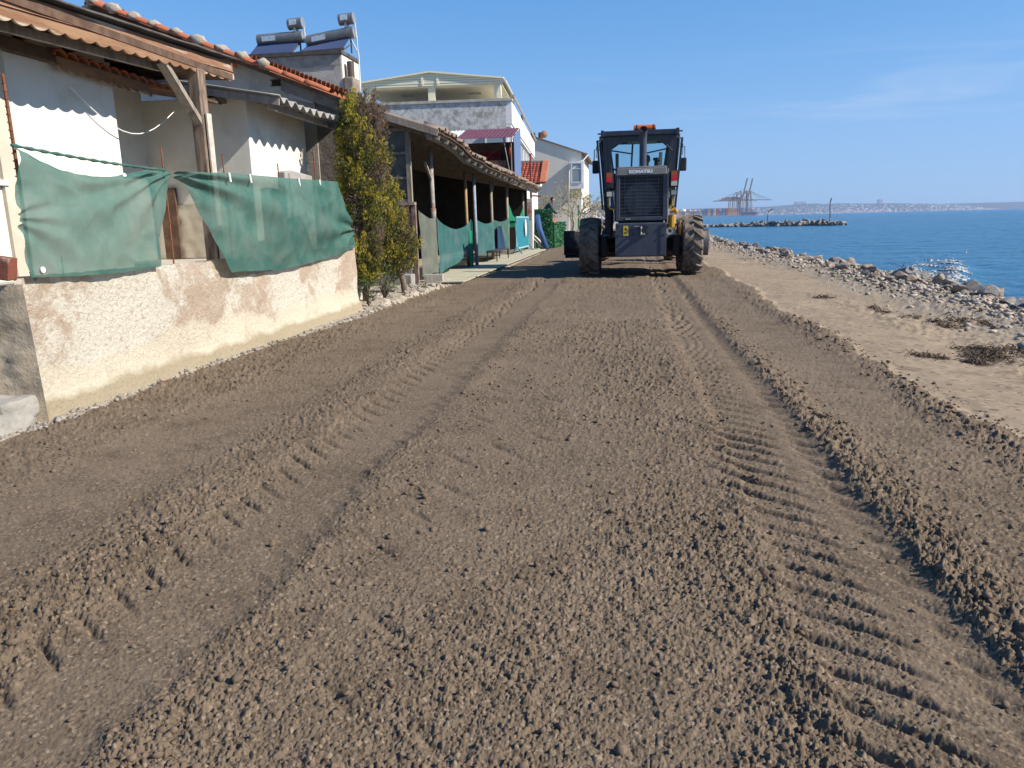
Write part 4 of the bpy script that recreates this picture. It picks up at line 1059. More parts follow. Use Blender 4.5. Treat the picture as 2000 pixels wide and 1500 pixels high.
def solar(s0, s1, z0, z1, tilt, lab):
    t = thing('solar_heater', lab, 'solar heater', (s0, 17.9, 5.2))
    y0, y1 = 18.08, 18.38                            # tubes lean back from the parapet to the tank
    tank = MB().tube([(s0+0.12, y1, z0+tilt*0.1), (s1+0.02, y1, z1+tilt)], 0.13, 18).build('tank', m_tank, t, smooth=False)
    e = MB().tube([(s1+0.021, y1, z1+tilt), (s1+0.05, y1, z1+tilt+0.003)], 0.135, 18).build('end_cap', m_steel, tank)
    MB().add([(s0+0.26, y1-0.134, z0+0.05+tilt*0.2), (s0+0.60, y1-0.134, z0+0.05+tilt*0.5), (s0+0.60, y1-0.128, z0-0.06+tilt*0.5), (s0+0.26, y1-0.128, z0-0.06+tilt*0.2)], [(3,2,1,0)]).build('sticker', m_stick, tank)
    n = 24; me = None
    for k in range(n):
        u = (k+0.5)/n; a = s0+0.12+(s1-s0-0.16)*u
        MB().tube([(a-0.13, y0, 5.19+0.03*u*(tilt > 0.05)), (a, y1-0.05, z0+(z1-z0+tilt)*u-0.10)], 0.018, 6, False).build('vacuum_tube', m_tubeblue, t, smooth=True)
    mb = MB().beam((s0-0.06, y0-0.01, 5.215), (s1-0.12, y0-0.01, 5.215+0.03*(tilt > 0.05)), 0.03, 0.04)
    for a in (s0+0.12, s1-0.05): mb.beam((a, y1, 5.2), (a, y1, z0), 0.03, 0.03); mb.beam((a-0.12, y0, 5.2), (a, y1, z0-0.1), 0.025, 0.03)
    mb.build('stand', m_felt, t)
    b = MB().tube([(s1-0.30, y1, z1+tilt+0.28), (s1+0.03, y1, z1+tilt+0.30)], 0.125, 16).build('feed_tank', m_tank, t)
    MB().tube([(s1+0.031, y1, z1+tilt+0.30), (s1+0.055, y1, z1+tilt+0.302)], 0.13, 16).build('end_cap', m_steel, b)
    MB().add([(s1-0.24, y1-0.128, z1+tilt+0.36), (s1-0.06, y1-0.128, z1+tilt+0.37), (s1-0.06, y1-0.128, z1+tilt+0.25), (s1-0.24, y1-0.128, z1+tilt+0.24)], [(3,2,1,0)]).build('sticker', m_stick, b)
    MB().beam((s1-0.13, y1, z1+tilt+0.10), (s1-0.13, y1, z1+tilt+0.2), 0.2, 0.05).build('bracket', m_steel, t)
    MB().tube([(s1+0.07, y1, z1+tilt+0.2), (s1+0.09, y1+0.02, z1+tilt-0.1), (s1+0.08, y1+0.05, 5.2)], 0.012, 5).build('water_pipe', m_pvc, t)
solar(-8.72, -7.52, 5.60, 5.60, 0.02, 'solar water heater with level tank on the flat roof, nearer the orange tiles')
solar(-7.50, -6.28, 5.50, 5.50, 0.15, 'solar water heater with slanting tank at the roof corner above the chimney')
# ================================================================== green shade nets and the rods that hold them
def net_mat(name, c, c2, trans=0.22):
    m = M(name, c, c2, 3.5, tuple(0.55*k+0.09 for k in c2), 1.6, lo3=0.54, hi3=0.72, rough=0.85, spec=0.1, bump=0.3, bscale=120, bdist=0.004, trans=trans)
    t = m.node_tree
    # open weave: a little light passes straight through
    o_ = t.nodes['Material Output']; src = o_.inputs[0].links[0].from_socket
    tp = t.nodes.new('ShaderNodeBsdfTransparent'); ms = t.nodes.new('ShaderNodeMixShader'); ms.inputs[0].default_value = 0.10
    t.links.new(src, ms.inputs[1]); t.links.new(tp.outputs[0], ms.inputs[2]); t.links.new(ms.outputs[0], o_.inputs[0])
    return m
m_net = net_mat('green_net', (0.058, 0.160, 0.135), (0.10, 0.20, 0.168))
m_net2 = net_mat('blue_green_net', (0.055, 0.170, 0.175), (0.075, 0.20, 0.20))
m_net3 = net_mat('faded_net', (0.16, 0.185, 0.155), (0.21, 0.225, 0.19))
m_net4 = net_mat('bright_green_net', (0.02, 0.24, 0.14), (0.03, 0.30, 0.18))
def poly_at(pts, u):
    L = [0]
    for a, b in zip(pts, pts[1:]): L.append(L[-1] + math.hypot(b[0]-a[0], b[1]-a[1]))
    d = u*L[-1]
    for i in range(len(pts)-1):
        if d <= L[i+1] or i == len(pts)-2:
            t = (d-L[i])/max(1e-6, L[i+1]-L[i]); return (pts[i][0]+(pts[i+1][0]-pts[i][0])*t, pts[i][1]+(pts[i+1][1]-pts[i][1])*t)
def coons(top, bot, lef, rig, u, v):
    """v=0 bottom, v=1 top; lef/rig run bottom to top"""
    a, b, c, d = poly_at(bot, u), poly_at(top, u), poly_at(lef, v), poly_at(rig, v)
    q = [0, 0]
    for k in (0, 1):
        q[k] = (1-v)*a[k]+v*b[k] + (1-u)*c[k]+u*d[k] - ((1-u)*(1-v)*bot[0][k]+u*(1-v)*bot[-1][k]+(1-u)*v*top[0][k]+u*v*top[-1][k])
    return q
n1 = thing('shade_net', 'dusty green shade net stretched between two rods above the broken wall end', 'net', (-4.03, 5.4, 1.0))
top = [(4.79, 1.86), (5.2, 1.80), (5.8, 1.785), (6.55, 1.80)]; bot = [(4.73, 1.0), (5.2, 0.975), (5.7, 0.965), (6.22, 0.985)]
lef = [(4.73, 1.0), (4.70, 1.3), (4.73, 1.6), (4.79, 1.86)]; rig = [(6.22, 0.985), (6.24, 1.2), (6.38, 1.5), (6.55, 1.80)]
def f1(u, v):
    r, z = coons(top, bot, lef, rig, u, v)
    z -= 0.085*math.sin(math.pi*min(1, u*1.25))*max(0, v-0.55)/0.45*(u < 0.8)
    d1 = math.hypot(u-1, (v-1)*0.8); a = math.atan2(1-v, 1-u+0.02)
    fold = 0.030*math.sin(a*13)*math.exp(-d1*1.6) + 0.022*math.sin(math.atan2(v-0.45, u+0.05)*9)*math.exp(-math.hypot(u, v-0.42)*2.6)
    belly = 0.07*math.sin(math.pi*u)*math.sin(math.pi*v)
    return (-3.985 + belly*0.6 + fold + 0.012*mnoise.noise(Vector((u*7, v*6, 0))) - 0.030*abs(mnoise.noise(Vector((u*5+v*2.5, v*4-u*2, 9)))) - 0.03*(v > 0.97), r + 0.01*mnoise.noise(Vector((u*9, v*14, 4))), z + 0.006*mnoise.noise(Vector((u*20, v*3, 8))))
MB().grid(f1, 90, 60).build('net', m_net, n1, smooth=True)
# rolled hem over the rope
MB().tube([(-4.045, 4.80+0.05*i*0.7, 1.87-0.014*math.sin(math.pi*i/50)-0.0012*i) for i in range(51)], [0.011+0.004*math.sin(i*1.7) for i in range(51)], 7).build('hem', m_net, n1, smooth=True)
mb = MB()
for (u, v) in ((0.07, 0.06), (0.64, 0.985)):
    p = f1(u, v); mb.tube([(p[0]+0.008, p[1], p[2]), (p[0]+0.016, p[1], p[2])], 0.022, 12)
mb.build('clip', m_pvc, n1)
n2 = thing('shade_net', 'long clean green shade net hanging over the notched part of the wall', 'net', (-4.0, 9.0, 0.9))
top2 = [(6.58, 1.80), (7.6, 1.835), (8.9, 1.85), (10.62, 1.89)]; bot2 = [(7.43, 0.845), (7.7, 0.845), (8.6, 0.80), (9.6, 0.84), (10.5, 0.90), (11.22, 0.97)]
lef2 = [(7.43, 0.845), (7.2, 1.12), (6.9, 1.45), (6.58, 1.80)]; rig2 = [(11.22, 0.97), (11.05, 1.3), (10.85, 1.62), (10.62, 1.89)]
def f2(u, v):
    r, z = coons(top2, bot2, lef2, rig2, u, v)
    a = math.atan2(1-v, u+0.03); d = math.hypot(u*1.6, 1-v)
    fold = 0.045*math.sin(a*10+0.6)*math.exp(-d*1.1) + 0.05*math.sin(math.atan2(v-0.25, 1.06-u)*7)*math.exp(-math.hypot((1-u)*2.2, v-0.3)*1.9)
    fold += 0.018*math.sin(u*17+v*4)*(1-v)
    belly = 0.16*math.sin(math.pi*u)*math.sin(math.pi*(0.15+0.85*(1-v)))**1.2
    return (-3.985 + max(belly*0.8 + fold, -0.045 if v > 0.5 else -0.01) + 0.012*mnoise.noise(Vector((u*10, v*5, 1))) - 0.030*abs(mnoise.noise(Vector((u*9-v*3, v*4+u*3, 5)))) + 0.012, r, z + 0.012*mnoise.noise(Vector((u*16, v*2, 3)))*(1-v))
MB().grid(f2, 130, 60).build('net', m_net, n2, smooth=True)
mb = MB()
for u in (0.21, 0.31, 0.62, 0.80):
    p = f2(u, 0.985); mb.tube([(p[0]+0.01, p[1], p[2]+0.02), (p[0]+0.016, p[1]+0.01, p[2]-0.07)], 0.012, 6)
mb.build('clip', m_pvc, n2)
def rod(s, r, z0, z1, lean, label, rad=0.008):
    mb = MB().tube([(s, r, z0), (s+lean*0.4, r+0.01, (z0+z1)/2), (s+lean, r, z1)], rad, 6)
    for k in range(int((z1-z0)/0.05)):
        z = z0+0.02+k*0.05; u = (z-z0)/(z1-z0); mb.tube([(s+lean*u, r, z), (s+lean*u, r, z+0.008)], rad*1.25, 6)
    single(mb, 'steel_rod', m_rust, (s, r, z0), label, 'rod')
rod(-4.10, 4.87, 0.95, 2.33, 0.01, 'thick rusty rod at the broken wall end, tied to the net corner', 0.012)
rod(-4.075, 6.57, 0.93, 2.02, 0.0, 'thin rusty rod standing in the gap between the two nets')
rod(-4.2, 7.88, 0.86, 2.05, 0.0, 'thin dark rod rising behind the long net near the timber post')
rod(-4.2, 9.21, 0.86, 2.05, 0.0, 'thin dark rod rising behind the long net before the lean-to wall')
rod(-4.2, 10.36, 0.86, 2.30, 0.0, 'rusty rod rising behind the far end of the long net', 0.011)
mb = MB().prism([(10.3, 0.86), (10.55, 0.86), (10.75, 0.86), (11.25, 0.86), (11.25, 2.02), (10.55, 2.06), (10.3, 2.03)], 0, -4.72, -4.6)
single(mb, 'concrete_block', M('block_concrete', (0.40, 0.38, 0.35), (0.32, 0.30, 0.28), 4, rough=0.95, bump=0.5), (-4.66, 10.8, 0.86), 'grey concrete panel standing behind the net end beside the conifer', 'panel', bevel=0.02)

# ================================================================== the two conifers
m_leaf = [M('conifer_gold', (0.50, 0.42, 0.06), (0.36, 0.32, 0.05), 9, rough=0.7, spec=0.15, trans=0.25, island=0.35),
          M('conifer_green', (0.16, 0.175, 0.04), (0.10, 0.125, 0.035), 9, rough=0.7, spec=0.15, trans=0.2, island=0.35),
          M('conifer_brown', (0.29, 0.17, 0.10), (0.20, 0.14, 0.10), 9, rough=0.85, spec=0.1, trans=0.1, island=0.4)]
m_bark = M('bark', (0.24, 0.185, 0.14), (0.16, 0.12, 0.095), 12, rough=0.95, bump=0.8, bscale=30, stretch=(3, 3, 0.5))
def conifer(base, axis, seed, label, npl, trunk, burn=1.0):
    """axis: list of (s, r, z, radius) up the crown; the crown is built of upright feathery plumes"""
    rg2 = random.Random(seed)
    t = thing('conifer', label, 'conifer', base, 'conifers at the end of the wall')
    zs = [a[2] for a in axis]
    def ax(z): return [float(np.interp(z, zs, [a[k] for a in axis])) for k in (0, 1, 3)]
    MB().tube(trunk + [(ax(z)[0], ax(z)[1], z) for z in zs[1:-1]], [0.055]*len(trunk)+[max(0.012, 0.04-0.008*i) for i in range(len(zs)-2)], 8).build('trunk', m_bark, t, smooth=True)
    crown = [MB(), MB(), MB()]; twig = MB()
    def spray(p, d, L, k, wid):
        nrm = d.cross(Vector((rg2.gauss(0, 1), rg2.gauss(0, 1), rg2.gauss(0, 0.4)))).normalized(); sd = d.cross(nrm).normalized()
        for j in range(3):
            a = (j-1)*0.5 + rg2.uniform(-0.2, 0.2)
            dd = (d*math.cos(a) + sd*math.sin(a) + nrm*rg2.uniform(-0.3, 0.3)).normalized(); l2 = L*(1-0.2*abs(j-1)); q = dd.cross(nrm).normalized()*wid; m_ = p + dd*l2*0.5
            crown[k].add([p, m_-q, p+dd*l2, m_+q], [(0, 1, 2, 3)])
    for i in range(npl):
        z = zs[0] + (zs[-1]-zs[0])*((i+rg2.random())/npl)**0.95; cs, cr_, rad = ax(z); ang = rg2.uniform(0, 2*math.pi)
        lob = 1 + 0.45*mnoise.noise(Vector((math.cos(ang)*1.2, math.sin(ang)*1.2, z*1.7+seed*7)))
        inner = rg2.random() < 0.25
        rr_ = rad*lob*(rg2.uniform(0.35, 0.7) if inner else rg2.uniform(0.75, 1.12))
        root = Vector((cs+math.cos(ang)*rr_*0.65, cr_+math.sin(ang)*rr_*0.65, z-0.10)); H = rg2.uniform(0.18, 0.40)
        d = Vector((math.cos(ang)*0.42+rg2.gauss(0, 0.1), math.sin(ang)*0.42+rg2.gauss(0, 0.1), 1.0)).normalized()
        dead = mnoise.noise(Vector((root.x*1.9+4, root.y*1.9, root.z*1.5+seed*3))) + rg2.gauss(0, 0.14)
        side = math.cos(ang-0.3)                       # the seaward, wind-burnt side is the barer one
        isdead = dead + burn*side*(0.5 if z > 1.3 else 0.15) > 0.17 or (inner and rg2.random() < 0.65)
        twig.tube([Vector((cs, cr_, z-0.22)), root, root+d*H*0.6], [0.011, 0.007, 0.003], 4, False)
        if isdead:
            for k in range(12):
                q = root + d*H*rg2.uniform(0, 0.8); e2 = (d*1.2 + Vector((rg2.gauss(0, 0.4), rg2.gauss(0, 0.4), rg2.gauss(0, 0.2)))).normalized()
                twig.tube([q, q+e2*rg2.uniform(0.06, 0.18)], [0.0032, 0.0015], 3, False)
        gold = (not inner) and rg2.random() < 0.62
        n = 24 if isdead else 84
        for k in range(n):
            u = rg2.random()**0.75; w_ = 0.010 + 0.042*math.sin(math.pi*min(1, 0.12+0.9*u))
            p = root + d*H*u + Vector((rg2.gauss(0, w_), rg2.gauss(0, w_), rg2.gauss(0, 0.012)))
            dd = (d*1.6 + Vector((rg2.gauss(0, 0.3), rg2.gauss(0, 0.3), 0.25))).normalized()
            if isdead: kk = 2 if rg2.random() < 0.9 else 1
            elif gold: kk = 0 if u > 0.30+0.25*rg2.random() else 1
            else: kk = 1 if rg2.random() < 0.85 else 2
            spray(p, dd, rg2.uniform(0.026, 0.052), kk, 0.0048 if kk != 2 else 0.0034)
    for k, nm in enumerate(('golden_foliage', 'green_foliage', 'brown_foliage')):
        o = crown[k].build(nm, m_leaf[k], t); o['kind'] = 'stuff'
    o = twig.build('branches', M('twig', (0.20, 0.16, 0.13), (0.14, 0.11, 0.09), 20, rough=0.9), t); o['kind'] = 'stuff'
conifer((-4.16, 12.05, 0.08), [(-4.16, 12.05, 0.40, 0.18), (-4.16, 12.05, 0.9, 0.30), (-4.15, 12.05, 1.4, 0.38), (-4.12, 12.05, 2.0, 0.46), (-4.08, 12.05, 2.6, 0.45), (-4.04, 12.05, 2.95, 0.32), (-4.02, 12.05, 3.15, 0.10)], 1,
        'taller conifer with golden tips growing against the end of the retaining wall', 520, [(-4.18, 12.05, -0.02), (-4.16, 12.06, 0.45)])
conifer((-3.98, 13.65, 0.05), [(-4.10, 13.4, 0.48, 0.30), (-4.12, 13.3, 0.75, 0.56), (-4.18, 13.2, 1.15, 0.64), (-4.28, 13.2, 1.6, 0.55), (-4.38, 13.2, 1.95, 0.40), (-4.42, 13.2, 2.25, 0.14)], 2,
        'shorter bushy conifer on a bare pale trunk beside the porch', 470, [(-3.98, 13.65, -0.03), (-4.0, 13.64, 0.3), (-4.1, 13.55, 0.62)], 0.35)
# broad-leaved weeds at the conifers' feet
def weed_plant(s, r, n, h, label, seed):
    rg2 = random.Random(seed); t = thing('leafy_weed', label, 'plant', (s, r, 0.05)); st = MB(); lf = MB()
    for i in range(n):
        a = rg2.uniform(0, 6.28); R_ = rg2.uniform(0.02, 0.22)*h*2; z1 = rg2.uniform(0.3, 1)*h
        p1 = Vector((s+math.cos(a)*R_, r+math.sin(a)*R_, 0.05+z1)); st.tube([(s, r, 0.04), (s+math.cos(a)*R_*0.4, r+math.sin(a)*R_*0.4, 0.05+z1*0.6), p1], [0.005, 0.004, 0.002], 4, False)
        for j in range(5):
            q = p1 + Vector((rg2.gauss(0, 0.04), rg2.gauss(0, 0.04), rg2.gauss(-0.02, 0.04))); d = Vector((rg2.gauss(0, 1), rg2.gauss(0, 1), rg2.uniform(-0.3, 0.6))).normalized(); u = d.cross(Vector((0, 0, 1))).normalized()*0.018
            lf.add([q, q+d*0.025-u, q+d*0.06+Vector((0, 0, -0.008)), q+d*0.025+u], [(0, 1, 2, 3)])
    st.build('stems', m_bark, t); o = lf.build('leaves', M('weed_leaf', (0.055, 0.12, 0.03), (0.08, 0.16, 0.04), 20, rough=0.6, trans=0.25, island=0.3), t); o['kind'] = 'stuff'
weed_plant(-4.0, 12.5, 60, 0.55, 'leafy green weed between the two conifer trunks', 1)
weed_plant(-3.98, 11.6, 30, 0.4, 'leafy green weed at the far end of the retaining wall', 2)
weed_plant(-3.85, 14.6, 8, 0.14, 'low green weed on the bank before the porch', 3)

# ================================================================== porch
pc = thing('porch', 'ramshackle porch with sagging tiled roof on bare posts', 'porch', (-4.4, 24, 0))
o = single(MB().box(-10, -3.95, 16.0, 36.5, -0.2, 0.02), 'pavement', m_verge, (-6, 24, 0)); o['kind'] = 'structure'
m_pave = M('paving', (0.50, 0.47, 0.36), (0.42, 0.39, 0.29), 3, (0.36, 0.36, 0.25), 1.2, rough=0.9, bump=0.3, bscale=30)
pave = MB().box(-0.243, 0.243, -0.243, 0.243, 0, 0.02).mesh('paving_slab', m_pave)
for i in range(36):
    for j in range(3):
        a = inst(pave, 'paving_slab', o, (0, 0, 0)); a.location = (-4.2+0.5*j-0.5+6, 16.6+0.5*i-24, 0.021+0.004*mnoise.noise(Vector((i*1.3, j*2.1, 0))))
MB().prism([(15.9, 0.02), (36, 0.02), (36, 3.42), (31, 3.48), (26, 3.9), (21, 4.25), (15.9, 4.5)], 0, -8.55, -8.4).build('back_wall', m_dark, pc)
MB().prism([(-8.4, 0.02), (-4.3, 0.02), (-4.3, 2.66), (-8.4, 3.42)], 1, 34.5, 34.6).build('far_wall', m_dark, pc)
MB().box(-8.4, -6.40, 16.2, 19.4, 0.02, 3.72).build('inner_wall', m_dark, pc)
# roof: eave line sags along the lane
def eave_z(r): return float(np.interp(r, [15.6, 17.3, 19.2, 22, 26, 31.3, 35], [3.08, 3.05, 2.86, 2.74, 2.72, 2.64, 2.60]))
def roof_pt(u, v, lift=0.0):
    r = 15.75 + u*19.0; s = -3.72 - v*4.8 + 0.05*mnoise.noise(Vector((r*1.2, 0, 0)))*(1-v)
    return (s, r, eave_z(r) + v*(1.55-0.65*float(smooth(20, 31, r))) + 0.03*mnoise.noise(Vector((r*0.9, v*4, 3))) + lift)
MB().grid(lambda u, v: roof_pt(u, v), 60, 12).build('roof_deck', m_dkwood, pc, smooth=False, solid=0.03)
for i in range(24):
    u = (i+0.3)/24; MB().beam(Vector(roof_pt(u, 0.01, -0.11)), Vector(roof_pt(u, 0.97, -0.11)), 0.06, 0.08).build('rafter', m_gwood, pc)
mb = MB()
for k in range(13):
    v = 0.02 + k*0.075
    for i in range(20): mb.beam(Vector(roof_pt(i/20, v, -0.042)), Vector(roof_pt((i+1)/20, v, -0.042)), 0.055, 0.05)
mb.build('battens', M('batten_wood', (0.52, 0.44, 0.36), (0.40, 0.33, 0.27), 6, rough=0.9), pc)
MB().beam(Vector(roof_pt(0, 0, -0.02))+Vector((0, -0.03, 0)), Vector(roof_pt(0, 1, -0.02))+Vector((0, -0.03, 0)), 0.03, 0.13).build('verge_board', m_gwood, pc)
for i in range(16):
    a, b = Vector(roof_pt(i/16, 0.045, -0.14)), Vector(roof_pt((i+1)/16, 0.045, -0.14)); MB().beam(a, b, 0.08, 0.10).build('plate', m_gwood, pc)
m_oldtile = M('old_tile', (0.20, 0.165, 0.135), (0.28, 0.20, 0.15), 4, (0.34, 0.14, 0.08), 0.8, lo3=0.58, hi3=0.68, rough=0.95, bump=0.5, bscale=40, island=0.25)
old = MB().grid(lambda u, v: (0.02-0.40*v, 0.085*math.cos(math.pi*u), 0.06*math.sin(math.pi*u)+0.13*v-0.0), 8, 2).mesh('tile', m_oldtile, True)
rg_ = random.Random(4)
for i in range(92):
    u = (i+0.5)/92; p = Vector(roof_pt(u, 0.0, 0.02))
    o = inst(old, 'tile', pc, p+Vector((rg_.uniform(-0.05, 0.06), 0, rg_.uniform(0, 0.03))), (rg_.uniform(-0.12, 0.12), rg_.uniform(-0.08, 0.08), rg_.uniform(-0.12, 0.12)), (1, 1.15, rg_.uniform(0.9, 1.3)))
    md = o.modifiers.new('s', 'SOLIDIFY'); md.thickness = 0.016
mb = MB()
for i in range(92):
    for k in range(11):
        u = (i+0.5)/92; v = 0.07+k*0.082; p = roof_pt(u, v, 0.02); j1, j2 = rg_.uniform(-0.015, 0.015), rg_.uniform(0, 0.03)
        mb.grid(lambda a, b: (p[0]+0.02-0.42*b, p[1]+0.095*math.cos(math.pi*a)+j1, p[2]+j2+0.06*math.sin(math.pi*a)+0.135*b), 5, 1)
o = mb.build('roof_tiles', m_oldtile, pc, smooth=True); o['kind'] = 'stuff'
# posts along the front: (r, s, radius, material, lean)
m_pipe = M('old_pipe', (0.36, 0.34, 0.32), (0.26, 0.24, 0.22), 9, (0.22, 0.13, 0.09), 4, rough=0.7, bump=0.3)
m_pipeb = M('blue_pipe', (0.33, 0.37, 0.45), (0.26, 0.29, 0.35), 9, rough=0.6)
m_pipeo = M('ochre_pole', (0.42, 0.27, 0.13), (0.34, 0.22, 0.11), 9, rough=0.7)
for (r, s, rad, mt, z1) in ((17.75, -4.4, 0.055, m_pipe, 2.92), (21.9, -4.46, 0.045, m_pipeo, 2.68), (22.35, -4.30, 0.05, m_pipeb, 2.66), (25.8, -4.4, 0.05, m_gwood, 2.62), (29.3, -4.4, 0.055, m_gwood, 2.60), (34.0, -4.4, 0.05, m_gwood, 2.50), (19.9, -6.6, 0.06, m_gwood, 3.3)):
    MB().tube([(s+0.01, r, 0.03), (s, r+0.01, z1*0.45), (s-0.01, r, z1)], [rad*1.05, rad, rad*0.95], 9).build('post', mt, pc, smooth=True)
MB().tube([(-4.4, 17.75, 1.25), (-4.4, 17.75, 1.62)], [0.064, 0.068], 9).build('pipe_sleeve', m_pipe, pc, smooth=True)
for (r, d) in ((17.75, -0.5), (26.0, 0.45), (29.3, 0.5)):
    MB().beam((-4.41, r, 2.25), (-4.41, r+d, 2.62), 0.05, 0.05).build('brace', m_gwood, pc)
# end window of the porch (faces back down the lane), three rows of panes
WX0, WX1, WZ0, WZ1, WY = -5.75, -4.42, 1.73, 3.22, 16.1
mb = MB().box(WX1-0.09, WX1, WY-0.05, WY+0.05, WZ0, WZ1)
mb.build('window_post', m_gwood, pc)
win = MB().box(WX0, WX1-0.092, WY-0.04, WY+0.04, WZ0, WZ0+0.06).box(WX0, WX1-0.092, WY-0.04, WY+0.04, WZ1-0.06, WZ1).box(WX0, WX0+0.06, WY-0.04, WY+0.04, WZ0+0.06, WZ1-0.06)
for k in (1, 2):
    z = WZ0+(WZ1-WZ0)*k/3; win.box(WX0+0.06, WX1-0.092, WY-0.035, WY+0.035, z-0.025, z+0.025)
for k in (1, 2):
    a = WX0+(WX1-WX0)*(0.30 if k == 1 else 0.62); win.box(a-0.022, a+0.022, WY-0.033, WY+0.033, WZ0+0.06, WZ1-0.06)
wob_ = win.build('window', m_gwood, pc)
m_dirty = M('dirty_glass', (0.10, 0.10, 0.095), (0.15, 0.145, 0.135), 4, rough=0.25, spec=0.5)
for i in range(3):
    for k in range(3):
        xa = [WX0+0.06, WX0+(WX1-WX0)*0.30+0.023, WX0+(WX1-WX0)*0.62+0.023][i]; xb = [WX0+(WX1-WX0)*0.30-0.023, WX0+(WX1-WX0)*0.62-0.023, WX1-0.093][i]
        MB().box(xa, xb, WY-0.006, WY+0.006, WZ0+(WZ1-WZ0)*k/3+0.03, WZ0+(WZ1-WZ0)*(k+1)/3-0.03).build('pane', m_dirty, wob_)
MB().box(WX0, WX1+0.06, WY-0.10, WY+0.06, WZ0-0.06, WZ0-0.002).build('window_sill', m_gwood, pc)
# lattice under it
lat = MB()
for k in range(26):
    a = -5.75 + k*0.085
    for sg in (1, -1):
        x0, x1, z0, z1 = a, a+sg*1.3*0.7, 0.35, 1.65
        if sg > 0: 
            t0 = 0; t1 = min(1, (WX1-0.03-x0)/(x1-x0)); 
        else:
            t0 = 0; t1 = min(1, (x0+5.75)/(x0-x1)) 
        if x0 > WX1-0.05 or t1 <= 0.02: continue
        lat.beam((x0, WY+0.008*sg, z0), (x0+(x1-x0)*t1, WY+0.008*sg, z0+(z1-z0)*t1), 0.014, 0.028, (0, 1, 0))
lat.build('lattice', M('brown_lattice', (0.20, 0.145, 0.11), (0.15, 0.11, 0.085), 10, rough=0.85), pc)
MB().box(WX1-0.03, WX1+0.06, WY-0.04, WY+0.04, 0.03, 1.665).build('corner_post', M('redbrown_wood', (0.20, 0.12, 0.10), (0.27, 0.2, 0.17), 7, rough=0.85, bump=0.4), pc)
MB().box(-5.75, -4.5, WY-0.06, WY+0.05, 0.0, 0.33).build('plinth', m_asb, pc)
# cinder blocks at the corner
blk = MB().box(-0.2, 0.2, -0.1, 0.1, 0, 0.17).box(-0.16, 0.16, -0.103, -0.101, 0.03, 0.14)
m_blk = M('cinder_block', (0.45, 0.43, 0.38), (0.36, 0.34, 0.30), 9, rough=0.95, bump=0.7, bscale=40)
for (s, r, z, rz, lb) in ((-4.15, 16.55, 0.02, 0.1, 'cinder block holding down the faded net'), (-4.62, 15.35, 0.28, 0.3, 'cinder block on top of the grey plinth by the lattice')):
    o = bpy.data.objects.new('cinder_block', blk.mesh('cinder_block', m_blk)); col.objects.link(o); o.location = W(s, r, z); o.rotation_euler = (0, 0, -TH+rz); tag(o, lb, 'block')
single(MB().box(-4.75, -4.28, 15.2, 15.5, 0.0, 0.28), 'concrete_block', m_asb, (-4.5, 15.3, 0), 'grey concrete plinth block by the short conifer', 'block', bevel=0.015)
# ---- nets hung along the porch
def hang(name, label, mt, r0, r1, ztop, zbot, s=-4.33, fold=0.03, nf=5, face=None, sag=0.0, seed=0, group=None):
    def fn(u, v):
        r = r0+(r1-r0)*u
        zt = ztop[0]+(ztop[1]-ztop[0])*u - sag*math.sin(math.pi*u)**0.8; zb = zbot[0]+(zbot[1]-zbot[0])*u
        z = zb+(zt-zb)*v
        d = fold*math.sin(u*nf*math.pi+seed+v*1.5)*(0.4+0.6*(1-v)) + 0.02*mnoise.noise(Vector((u*6, v*4, seed)))
        return (s+d, r, z) if face is None else (face[0]+(face[1]-face[0])*u, face[2]+d, z)
    t = thing('shade_net', label, 'net', (s if face is None else face[0], r0, 0))
    MB().grid(fn, 40, 24).build('net', mt, t, smooth=True)
    return t
hang('n', 'faded grey green net closing the porch corner beside the lattice', m_net3, 16.25, 17.75, (1.62, 1.42), (0.16, 0.16), -4.36, 0.05, 4, None, 0.10, 1)
hang('n', 'big teal net between the plastic sleeved post and the ochre pole', m_net2, 17.76, 21.85, (1.42, 1.38), (0.10, 0.42), -4.32, 0.03, 4, None, 0.28, 2)
hang('n', 'teal net hung right after the blue grey pipe post', m_net2, 22.4, 25.75, (1.40, 1.34), (0.32, 0.30), -4.31, 0.03, 4, None, 0.14, 3)
hang('n', 'teal net ending beside the turquoise drying rack', m_net, 25.85, 29.25, (1.34, 1.42), (0.30, 0.26), -4.33, 0.03, 4, None, 0.10, 4)
hang('n', 'bright green net slung above the turquoise drying rack', m_net4, 29.4, 33.9, (1.95, 2.05), (1.05, 1.05), -4.36, 0.02, 3, None, 0.62, 5)
single(MB().box(-4.30, -4.285, 21.3, 21.7, 0.03, 1.05).beam((-4.29, 21.72, 0.03), (-4.29, 21.72, 1.3), 0.04, 0.04), 'green_board', m_net4, (-4.3, 21.5, 0), 'narrow green board leaning by the ochre pole', 'board')
mb = MB()
rg_ = random.Random(8)
mb.grid(lambda u, v: (-4.24+0.04*math.sin(u*9)+0.03*u, 25.9+1.6*u*(0.35+0.65*(1-v)), 0.28+0.85*v), 20, 12)
single(mb, 'hanging_cloth', M('navy_cloth', (0.015, 0.05, 0.11), rough=0.9), (-4.24, 26.5, 0.3), 'dark blue cloth hanging against the teal net', 'cloth', smooth=True)
t = thing('bench', 'low dark metal bench frame standing before the hung nets', 'bench', (-4.15, 26, 0.04))
for (r, s) in ((24.2, -4.3), (24.2, -4.0), (26.6, -4.3), (26.6, -4.0)):
    MB().beam((s, r, 0.04), (s, r, 0.36), 0.03, 0.03).build('leg', m_pole, t)
MB().beam((-4.15, 24.1, 0.375), (-4.15, 26.7, 0.375), 0.36, 0.03).build('seat', m_pole, t)
